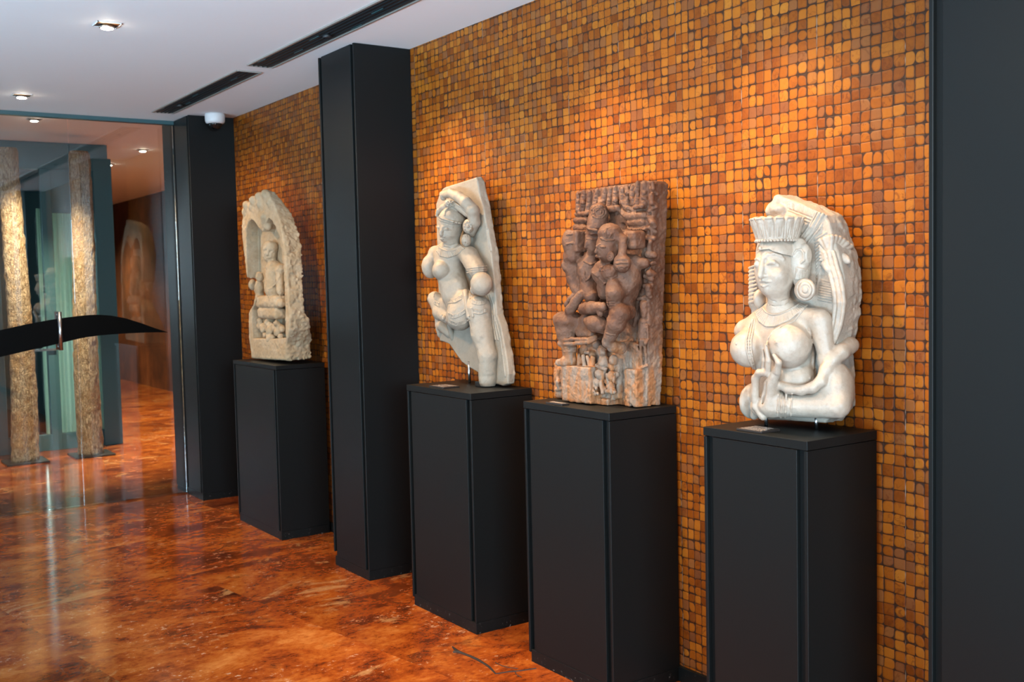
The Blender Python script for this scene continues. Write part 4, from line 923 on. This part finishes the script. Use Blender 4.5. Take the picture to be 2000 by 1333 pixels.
# ================================================================== the maroon relief of an embracing couple
def couple():
    A0 = pxer(1070, 345, 5.796); C0 = pxer(1070, 565, 5.556); YB = -0.050; S = 1/(5.65*530)
    def a(x, y, q): return at(*A0(x, y), 1, YB-q/100)
    def c(x, y, q): return at(*C0(x, y), 1, YB-q/100)
    g = thing('statue', 'maroon stone relief of an embracing couple under a carved canopy', 'statue', (-3.05, -0.16, ZT))
    T = Carve((-3.40, -0.33, ZT+0.0006), (-2.74, -0.03, 1.90), 0.0022, S, None, YB); XZ = lambda p: (p[0], p[2])
    sl = T.child()
    poly = [XZ(a(*p)) for p in [(332, 172, 7), (620, 122, 7), (900, 90, 7), (1050, 57, 7), (1160, 50, 6), (1340, 58, 0), (1364, 90, 0), (1352, 600, 0), (1335, 830, 0), (1335, 1000, 0), (1322, 1330, 0)]] + \
           [XZ(c(*p)) for p in [(1258, 320, 0), (1250, 700, 0), (1245, 1000, 0), (1225, 1255, 0), (900, 1270, 8), (560, 1262, 8), (420, 1240, 8), (380, 1000, 8), (400, 600, 8), (420, 200, 8)]] + \
           [XZ(a(*p)) for p in [(420, 1250, 8), (380, 900, 8), (320, 620, 8), (308, 550, 8), (306, 430, 8), (322, 300, 8)]]
    sl.slab(poly, YB, YB-0.075, rnd=0.006)
    sl.slab([XZ(c(*p)) for p in [(560, 600, 9), (880, 560, 9), (1010, 600, 9), (1010, 1268, 9), (640, 1268, 9), (420, 1240, 9)]], YB, YB-0.10, 0.01, 0.008)
    gx, gy, gz = sl.grid(); sl.noise(0.0022, 0.022, 21).noise(0.0012, 0.008, 22)
    so = lambda x, y, o=0.001: sl.on(*A0(x, y), o); sc_ = lambda x, y, o=0.001: sl.on(*C0(x, y), o)
    # canopy: a row of worn leaves and little pillars
    for x0, y0, x1, y1, r_ in [(345, 200, 348, 390, 36), (412, 180, 398, 280, 42), (400, 300, 396, 370, 42), (480, 180, 458, 390, 40), (562, 165, 545, 310, 44), (650, 150, 632, 330, 44), (700, 260, 690, 350, 42), (712, 140, 703, 215, 32), (770, 130, 765, 250, 42), (765, 270, 755, 360, 46),
                              (845, 150, 850, 290, 40), (850, 290, 935, 405, 36), (900, 210, 902, 300, 40), (895, 130, 905, 180, 34), (960, 130, 958, 240, 38), (958, 260, 992, 325, 34), (1020, 80, 1010, 165, 36), (1020, 205, 1016, 300, 40), (1095, 90, 1090, 310, 52), (805, 365, 885, 440, 36), (910, 350, 985, 385, 30), (1070, 335, 990, 350, 26), (590, 250, 590, 300, 30)]:
        sl.cap(so(x0, y0, 0.003), so(x1, y1, 0.006), r_*S*0.8, r_*S, 0.004)
        for f in (0.25, 0.55, 0.8): sl.cap(so(x0+(x1-x0)*f-r_*0.8, y0+(y1-y0)*f, 0.004), so(x0+(x1-x0)*f+r_*0.8, y0+(y1-y0)*f+6, 0.004), 7*S, 7*S, 0.003, True)
    for x0, y0, x1, y1, r_ in [(330, 430, 460, 415, 28), (325, 500, 450, 490, 40), (330, 580, 420, 590, 50), (690, 370, 790, 360, 36), (905, 450, 1085, 440, 46), (940, 525, 1080, 520, 46), (905, 600, 1110, 590, 30)]:
        sl.cap(so(x0, y0, 0.004), so(x1, y1, 0.004), r_*S, r_*S, 0.003)
    for i in range(9): sl.ell(so(920+i*22, 600, 0.003), 11*S, 0.001)
    sl.cap(so(845, 560, 0), so(875, 610, 0), 38*S, 30*S, 0.003, True)
    # scroll border with small figures on the right edge
    sl.tube([so(x, y, -0.002) for x, y in [(1160, 400), (1150, 560), (1140, 700), (1115, 830), (1160, 960), (1110, 1180), (1095, 1330)]], 20*S, 0.004, True)
    sl.tube([sc_(x, y, -0.002) for x, y in [(985, 140), (985, 330), (965, 520), (1000, 640), (1008, 840)]], 18*S, 0.004, True)
    for P, r_ in [([(1185, 70), (1195, 140), (1235, 200)], 20), ([(1170, 215), (1180, 300), (1225, 320)], 28), ([(1225, 345), (1150, 385)], 22), ([(1160, 470), (1185, 520), (1205, 560)], 34), ([(1150, 580), (1225, 630)], 24), ([(1120, 700), (1200, 700)], 28), ([(1160, 740), (1140, 850)], 26), ([(1130, 880), (1200, 890)], 38), ([(1175, 985), (1205, 975)], 26), ([(1150, 1090), (1190, 1110)], 40), ([(1110, 1130), (1175, 1160)], 30), ([(1100, 1240), (1170, 1235)], 32), ([(1140, 1250), (1140, 1330)], 34)]:
        sl.tube([so(x, y, 0.004) for x, y in P], r_*S, 0.004)
    # small standing attendant on the right edge
    for P, r_ in [([(985, 110), (1010, 100), (1120, 85)], 22), ([(1048, 170), (1050, 280)], [52, 40]), ([(1038, 360), (1028, 530)], [50, 56]), ([(1008, 560), (1005, 690), (1020, 830)], [20, 14, 14]), ([(1040, 560), (1065, 720), (1060, 820)], [20, 15, 14]), ([(1080, 390), (1085, 540), (1055, 590)], [14, 16, 22]), ([(1020, 850), (1075, 835)], 16), ([(955, 250), (935, 400)], 16)]:
        sl.tube([sc_(x, y, 0.004) for x, y in P], [v*S for v in r_] if isinstance(r_, list) else r_*S, 0.005)
    sl.noise(0.0016, 0.012, 23).noise(0.0010, 0.006, 24)
    sl.mesh('back_slab', M['st_couple'], g)
    # lower block and the little crowd carved at the couple's feet
    Bk = T.child((-3.40, -0.33, 1.015), (-2.80, -0.05, 1.32)); bl = c(150, 1000, 18.5); br = c(455, 1000, 18.5)
    z0 = c(300, 1232, 18.5)[2]; z1 = c(300, 838, 18.5)[2]
    Bk.box(((bl[0]+br[0])/2, YB-0.10, (z0+z1)/2), ((br[0]-bl[0])/2, 0.085, (z1-z0)/2), 0.003, 0.005)
    ll = c(85, 1000, 13)
    Bk.box(((ll[0]+br[0])/2, YB-0.08, (z0+z1)/2), ((br[0]-ll[0])/2, 0.06, (z1-z0)/2), 0.003, 0.006)
    Bk.box(c(560, 1210, 9), (0.12, 0.06, 0.020), 0.006, 0.006)
    p = c(960, 1070, 9); Bk.box((p[0], YB-0.09, p[2]), (0.032, 0.028, (c(960, 870, 9)[2]-c(960, 1268, 9)[2])/2), 0.003, 0.004)
    Bk.noise(0.0022, 0.018, 25).noise(0.0012, 0.007, 26)
    Bk.slab([XZ(c(*p, 12)) for p in [(320, 650), (420, 590), (560, 560), (690, 640), (770, 760), (775, 1190), (420, 1190), (330, 860)]], YB-0.06, YB-0.125, 0.01, 0.008)
    bo = lambda x, y, o=0.002: Bk.on(*C0(x, y), o)
    for P, r_ in [([(125, 870), (105, 940), (115, 990)], 26), ([(110, 1010), (125, 1060)], 30), ([(95, 1090), (140, 1085)], 22)]: Bk.tube([bo(x, y) for x, y in P], r_*S, 0.003)
    for x, y, q, r_ in [(398, 655, 13, 58), (530, 600, 14, 52), (590, 675, 15, 58), (490, 720, 13, 52), (605, 795, 15, 66), (715, 775, 14, 50), (705, 840, 13, 44), (375, 775, 14, 44), (555, 925, 15.5, 50), (690, 945, 14.5, 54), (680, 1045, 14.5, 46), (535, 1015, 15.5, 42), (620, 1090, 14.5, 34), (700, 1110, 15, 36), (560, 840, 13.5, 44), (735, 930, 13, 34), (660, 1000, 13, 40)]:
        Bk.ell(c(x, y, q), (r_*S, r_*S, r_*S*1.15), 0.005)
    for x0, y0, x1, y1, q, r_ in [(340, 720, 335, 840, 15, 22), (385, 730, 400, 840, 15.5, 24), (430, 740, 455, 840, 15.5, 22), (490, 750, 490, 820, 14.5, 30), (440, 1030, 500, 1110, 17, 15), (470, 1000, 525, 1080, 16.5, 15), (460, 1150, 540, 1135, 16.5, 20), (640, 1110, 720, 1120, 15.5, 22), (580, 1020, 600, 1130, 15.5, 26), (640, 920, 650, 1010, 15.5, 14), (720, 920, 715, 1010, 15, 14), (530, 830, 620, 870, 16, 22), (410, 690, 440, 690, 15, 20), (600, 880, 590, 960, 14.5, 40), (470, 850, 520, 900, 14, 44)]:
        Bk.cap(c(x0, y0, q), c(x1, y1, q), r_*S, r_*S, 0.003)
    Bk.noise(0.0034, 0.014, 28, (Bk.grid()[0] > br[0]+0.01)*np.ones_like(Bk.F)).noise(0.0008, 0.006, 27)
    Bk.mesh('carved_base', M['st_couple'], g)
    # the man
    F = T.child()
    F.cap(a(575, 410, 12.5), a(560, 580, 13), 108*S, 122*S, 0.008); F.ell(a(515, 730, 13.5), (0.030, 0.034, 0.050), 0.010); F.cap(a(500, 880, 13), a(480, 960, 13), 64*S, 90*S, 0.012)
    F.cap(a(455, 1010, 12.5), a(470, 1290, 13), 118*S, 98*S, 0.015); F.ell(a(470, 1060, 12), (0.05, 0.045, 0.05), 0.015); F.cap(a(470, 1280, 13), c(480, 80, 13.5), 96*S, 90*S, 0.012)
    F.ell(a(245, 740, 17), (0.028, 0.03, 0.046), 0.006); F.box(a(345, 735, 15), (0.026, 0.03, 0.042), 0.006, 0.010); F.ell(a(285, 900, 15.5), (0.040, 0.036, 0.038), 0.010); F.ell(a(235, 1000, 16), (0.026, 0.026, 0.030), 0.008)
    F.tube([a(270, 1010, 15.5), a(290, 1150, 15), a(345, 1330, 15)], [88*S, 80*S, 62*S], 0.008)
    F.tube([c(360, 60, 16.5), c(300, 140, 17), c(235, 240, 17.5)], [52*S, 58*S, 60*S], 0.006); F.tube([c(275, 70, 16.5), c(205, 165, 17)], [30*S, 34*S], 0.005)
    F.tube([c(390, 215, 17), c(480, 205, 18.5), c(600, 195, 19)], [66*S, 70*S, 50*S], 0.006); F.cap(c(420, 330, 13), c(400, 420, 13), 80*S, 70*S, 0.01)
    F.cap(c(540, 190, 19), c(570, 270, 19), 40*S, 34*S, 0.004)
    F.ell(c(230, 345, 15), (0.060, 0.055, 0.038), 0.012); F.tube([c(140, 340, 16), c(205, 480, 16), c(235, 640, 16), c(240, 760, 16)], [92*S, 112*S, 80*S, 76*S], 0.012); F.cap(c(330, 370, 14), c(220, 420, 16), 70*S, 100*S, 0.012)
    F.tube([c(240, 770, 16), c(190, 790, 17.5), c(120, 800, 18.5)], [74*S, 52*S, 40*S], 0.01)
    for o_ in (-22, 22): F.tube([c(150, 580+o_, 18.5), c(300, 565+o_, 19), c(440, 560+o_*0.7, 18.5), c(520, 530+o_*0.6, 17)], [22*S, 24*S, 24*S, 20*S], 0.002)
    F.ell(c(140, 590, 18.5), 36*S, 0.004)
    F.cap(c(380, 470, 14), c(480, 500, 14), 80*S, 60*S, 0.012)
    on = lambda x, y, o=0.001: F.on(*A0(x, y), o)
    F.tube([on(430, 640), on(500, 648), on(570, 645)], 12*S, 0.003); F.tube([on(430, 700), on(500, 712), on(560, 705)], 9*S, 0.003)
    F.tube([on(442, 730, 0), on(432, 800, 0.003)], [10*S, 16*S], 0.003)
    for i in range(14): F.ell(on(*polyat([(440, 575), (480, 600), (560, 610)], i/13)), 12*S, 0.001)
    for rr in (30, 58, 84): F.tube([on(575+rr*math.cos(t), 400+rr*0.85*math.sin(t)) for t in np.linspace(0, 2*math.pi, 19)], 6*S, 0.002)
    for i in range(12): F.ell(on(*polyat([(410, 960), (480, 1000), (560, 970)], i/11)), 10*S, 0.001)
    F.tube([on(x, y) for x, y in [(420, 1030), (415, 1120), (430, 1180), (470, 1150), (500, 1060)]], 7*S, 0.002)
    for i, y in enumerate((640, 665)): F.tube([F.on(*C0(x, y+i*14), 0.001) for x in (170, 230, 300)], 9*S, 0.002)
    for x, y in ((205, 640), (215, 745)): F.cap(on(x, y+20), on(x+70, y+10), 12*S, 12*S, 0.003)
    F.noise(0.0024, 0.018, 28).noise(0.0010, 0.006, 29)
    F.mesh('male_figure', M['st_couple'], g)
    # the woman
    W_ = T.child()
    W_.ell(a(680, 800, 18.5), (0.041, 0.045, 0.056), 0.008); W_.ell(a(705, 645, 18), (0.044, 0.044, 0.038), 0.008); W_.cap(a(690, 920, 17.5), a(660, 1010, 17), 66*S, 80*S, 0.012)
    W_.ell(a(640, 1080, 16.5), (0.050, 0.042, 0.042), 0.012); W_.ell(a(575, 1100, 18.5), 78*S, 0.008); W_.ell(a(700, 1085, 19), 88*S, 0.01)
    W_.cap(a(660, 1100, 16), a(650, 1300, 15), 120*S, 90*S, 0.015)
    W_.ell(a(900, 1130, 12), (0.052, 0.055, 0.082), 0.015); W_.cap(a(900, 1200, 12), c(830, 120, 12), 140*S, 120*S, 0.015)
    W_.box(a(975, 720, 12), (0.035, 0.03, 0.033), 0.008, 0.014); W_.ell(a(800, 700, 16.5), (0.028, 0.03, 0.022), 0.006); W_.ell(a(790, 780, 16), (0.02, 0.02, 0.035), 0.008)
    W_.tube([a(850, 715, 16.5), a(846, 800, 17), a(840, 900, 17.5)], [50*S, 44*S, 48*S], 0.006); W_.ell(a(840, 985, 17.5), (0.036, 0.03, 0.032), 0.006)
    W_.cap(a(990, 960, 11), a(1090, 980, 9), 70*S, 60*S, 0.015)
    W_.cap(a(740, 1230, 19), c(720, 30, 19), 60*S, 92*S, 0.01); W_.ell(a(775, 1290, 17), (0.036, 0.04, 0.045), 0.012)
    W_.cap(c(730, 60, 18.5), c(700, 150, 19), 88*S, 62*S, 0.01); W_.cap(c(850, 120, 13), c(720, 170, 17.5), 70*S, 56*S, 0.012)
    W_.ell(c(520, 375, 18.5), (0.040, 0.038, 0.034), 0.01); W_.cap(c(440, 350, 18.5), c(600, 400, 17), 60*S, 85*S, 0.012)
    W_.tube([c(780, 265, 17.5), c(740, 380, 18.5), c(680, 500, 19), c(650, 580, 19)], [112*S, 100*S, 66*S, 58*S], 0.01); W_.ell(c(830, 250, 14), (0.03, 0.05, 0.034), 0.015)
    W_.tube([c(650, 590, 18.5), c(700, 620, 17), c(790, 640, 14)], [52*S, 62*S, 66*S], 0.01)
    w = lambda x, y, o=0.001: W_.on(*A0(x, y), o); wc = lambda x, y, o=0.001: W_.on(*C0(x, y), o)
    W_.tube([w(585, 770, 0), w(552, 850, 0.004)], [12*S, 20*S], 0.004); W_.tube([w(600, 795), w(640, 800)], [14*S, 10*S], 0.003); W_.tube([w(552, 905), w(585, 910)], [14*S, 10*S], 0.003); W_.ell(w(560, 790), 14*S, 0.003)
    W_.tube([w(600, 700), w(660, 725), w(740, 715)], 11*S, 0.003)
    W_.tube([w(x, y) for x, y in [(665, 590), (650, 640), (665, 690), (705, 690), (720, 650)]], 9*S, 0.002)
    for y in (955, 1000, 1042): W_.tube([w(765, y+4, 0), w(830, y-4, 0), w(900, y, 0)], 7*S, 0.003, True)
    for y in (150, 175, 200): W_.tube([wc(610, y-40, 0), wc(660, y-10, 0), wc(720, y-15, 0)], 7*S, 0.003, True)
    for i in range(10): W_.cap(w(590+i*12, 1030-i*3), w(585+i*13, 1075-i*3), 7*S, 7*S, 0.001)
    W_.tube([w(x, y) for x, y in [(500, 1090), (560, 1130), (640, 1215), (720, 1160), (780, 1120)]], 9*S, 0.003)
    W_.tube([wc(630, 480), wc(680, 500), wc(735, 500)], 9*S, 0.002)
    W_.noise(0.0024, 0.018, 30).noise(0.0010, 0.006, 31)
    W_.mesh('female_figure', M['st_couple'], g)
    p = a(705, 903, 21); E = T.child(p-0.04, p+0.04, 0.0016); p = W_.on(*A0(705, 903), 0.0); E.ell(p, (0.0185, 0.012, 0.0195), 0.002)
    for rr in (38, 16): E.tube([E.on(*A0(705+rr*0.9*math.cos(t), 903+rr*math.sin(t)), 0) for t in np.linspace(0, 2*math.pi, 17)], 5*S, 0.001, True)
    E.mesh('earring', M['st_couple'], g)
couple()

# ================================================================== the arched niche shrine
def shrine():
    a0 = pxer(460, 360, 7.406); off = 175*7.406; YB = -0.085; S = 1/(7.406*320); QF = 17.0
    def a(x, y, q=QF): return at(*a0(x, y), 1, YB-q/100)
    def b(x, y, q=QF): return a(x, y+off, q)
    g = thing('statue', 'rough buff stone shrine with a pointed arched niche and seated figure', 'statue', (-6.15, -0.18, ZT))
    T = Carve((-6.50, -0.29, ZT+0.0006), (-5.74, -0.07, 2.10), 0.0038, S, None, YB); XZ = lambda p: (p[0], p[2])
    sl = T.child()
    poly = [XZ(a(*p)) for p in [(110, 330), (205, 222), (300, 152), (400, 96), (455, 110), (500, 190), (560, 310), (640, 545), (690, 790), (722, 1050), (738, 1300)]] + \
           [XZ(b(*p)) for p in [(762, 300), (770, 480), (785, 640), (775, 820), (730, 1000), (722, 1256), (450, 1245), (222, 1225), (212, 1100), (186, 940), (182, 600), (200, 520), (250, 450), (272, 330), (285, 250), (215, 220), (195, 120), (150, 30)]] + \
           [XZ(a(*p)) for p in [(140, 1200), (108, 920), (80, 620), (100, 450)]]
    sl.slab(poly, YB, YB-QF/100, rnd=0.012)
    zk = [b(700, 1258)[2], b(700, 900)[2], b(700, 560)[2], b(700, 300)[2], a(700, 900)[2], a(700, 400)[2], a(700, 96)[2]]; qk = [0.0, 2.0, 7.0, 8.5, 6.0, 8.0, 12.0]
    gx, gy, gz = sl.grid(); yl = YB-np.interp(gz, zk, qk)/100
    sl.F = np.maximum(sl.F, (gy-yl).astype(np.float32))                       # the back leans: thick foot, thin crest
    niche = [XZ(a(*p)) for p in [(152, 660), (185, 550), (225, 512), (265, 530), (330, 630), (395, 690), (430, 560), (480, 490), (525, 530), (575, 620), (640, 780), (680, 1050), (700, 1290)]] + [XZ(b(*p)) for p in [(705, 250), (715, 500), (722, 930), (500, 945), (250, 935), (236, 700), (240, 520), (300, 380), (300, 330), (200, 240), (170, 100)]]
    gx, gy, gz = sl.grid(); wgt = np.clip((gy-(YB-0.165))/0.02, 0.2, 1)*np.clip((gx-a(600, 900)[0])/0.06, 0.25, 1)*np.ones_like(sl.F)
    sl.noise(0.008, 0.05, 41, wgt*0.8).noise(0.0048, 0.020, 42, wgt).noise(0.0034, 0.010, 46, wgt)
    sl.slab(niche, YB-0.09, YB-QF/100-0.05, 0.006, 0.004, True)
    sl.noise(0.0022, 0.012, 43)
    sl.cap(a(415, 470), a(425, 640, 15), 60*S, 45*S, 0.01); sl.ell(a(470, 600, 14.5), (0.024, 0.024, 0.032), 0.006)
    for x, y, r_ in [(160, 300, 60), (250, 230, 55), (340, 180, 60), (430, 140, 58), (140, 400, 45), (230, 330, 45), (350, 280, 50), (500, 260, 45)]: sl.ell(sl.on(*a0(x, y), -0.018), r_*S, 0.022)
    sl.mesh('niche_stone', M['st_shrine'], g)
    F = T.child((-6.50, -0.29, 1.015), (-5.85, -0.10, 1.90))
    # seated figure, cushion and plinth inside the niche
    F.ell(a(495, 985, 13), (0.046, 0.045, 0.066), 0.01); F.ell(a(515, 905, 12.6), (0.045, 0.043, 0.036), 0.012); F.cap(a(530, 1110, 12), a(545, 1200, 12), 55*S, 70*S, 0.012)
    F.cap(a(520, 1230, 11.5), a(660, 1230, 11), 70*S, 75*S, 0.02); F.cap(a(560, 1230, 12), b(560, 240, 12.5), 120*S, 130*S, 0.02); F.cap(a(640, 1230, 11.5), b(650, 250, 13), 55*S, 60*S, 0.012); F.cap(a(475, 1260, 12), b(470, 240, 13.5), 50*S, 60*S, 0.012)
    F.box(b(520, 400, 13.5), (0.155, 0.038, 0.034), 0.012, 0.022); F.cap(b(350, 440, 14.5), b(500, 420, 15.5), 55*S, 60*S, 0.01); F.cap(b(500, 450, 15), b(660, 430, 14.5), 50*S, 60*S, 0.01)
    F.box(b(525, 570, 13), (0.150, 0.042, 0.034), 0.012, 0.026)
    F.ell(b(348, 45, 14), (0.026, 0.026, 0.030), 0.006); F.ell(b(345, 190, 13.5), (0.030, 0.03, 0.045), 0.01); F.cap(b(330, 250, 13), b(350, 300, 13), 60*S, 65*S, 0.01); F.ell(b(245, 160, 12), (0.022, 0.025, 0.034), 0.008)
    for x, y, q, r_ in [(352, 680, 14, 42), (452, 705, 15, 46), (592, 720, 15, 44), (400, 820, 14.5, 42), (430, 890, 14.5, 40), (500, 820, 15, 62), (520, 930, 15, 56), (600, 860, 14.5, 50), (650, 910, 15, 42), (680, 800, 13, 46), (560, 780, 14, 44), (490, 740, 14, 40)]: F.ell(b(x, y, q), r_*S, 0.008)
    F.cap(b(500, 800, 13), b(505, 940, 15), 60*S, 66*S, 0.01); F.cap(b(360, 760, 12.5), b(660, 790, 12.5), 60*S, 60*S, 0.02)
    on = lambda x, y, o=0.001: F.on(*a0(x, y), o)
    F.tube([on(470, 960, 0), on(462, 1020, 0.002)], [12*S, 20*S], 0.004); F.cap(on(430, 955, -0.002), on(450, 957, -0.002), 10*S, 10*S, 0.004, True); F.cap(on(495, 960, -0.002), on(530, 962, -0.002), 10*S, 10*S, 0.004, True); F.cap(on(450, 1065), on(500, 1065), 9*S, 9*S, 0.003)
    F.tube([on(x, y+off) for x, y in [(640, 20), (600, 120), (540, 190), (480, 220)]], 12*S, 0.005)
    F.noise(0.0030, 0.016, 44).noise(0.0015, 0.009, 45)
    F.mesh('seated_figure', M['st_shrine'], g)
shrine()
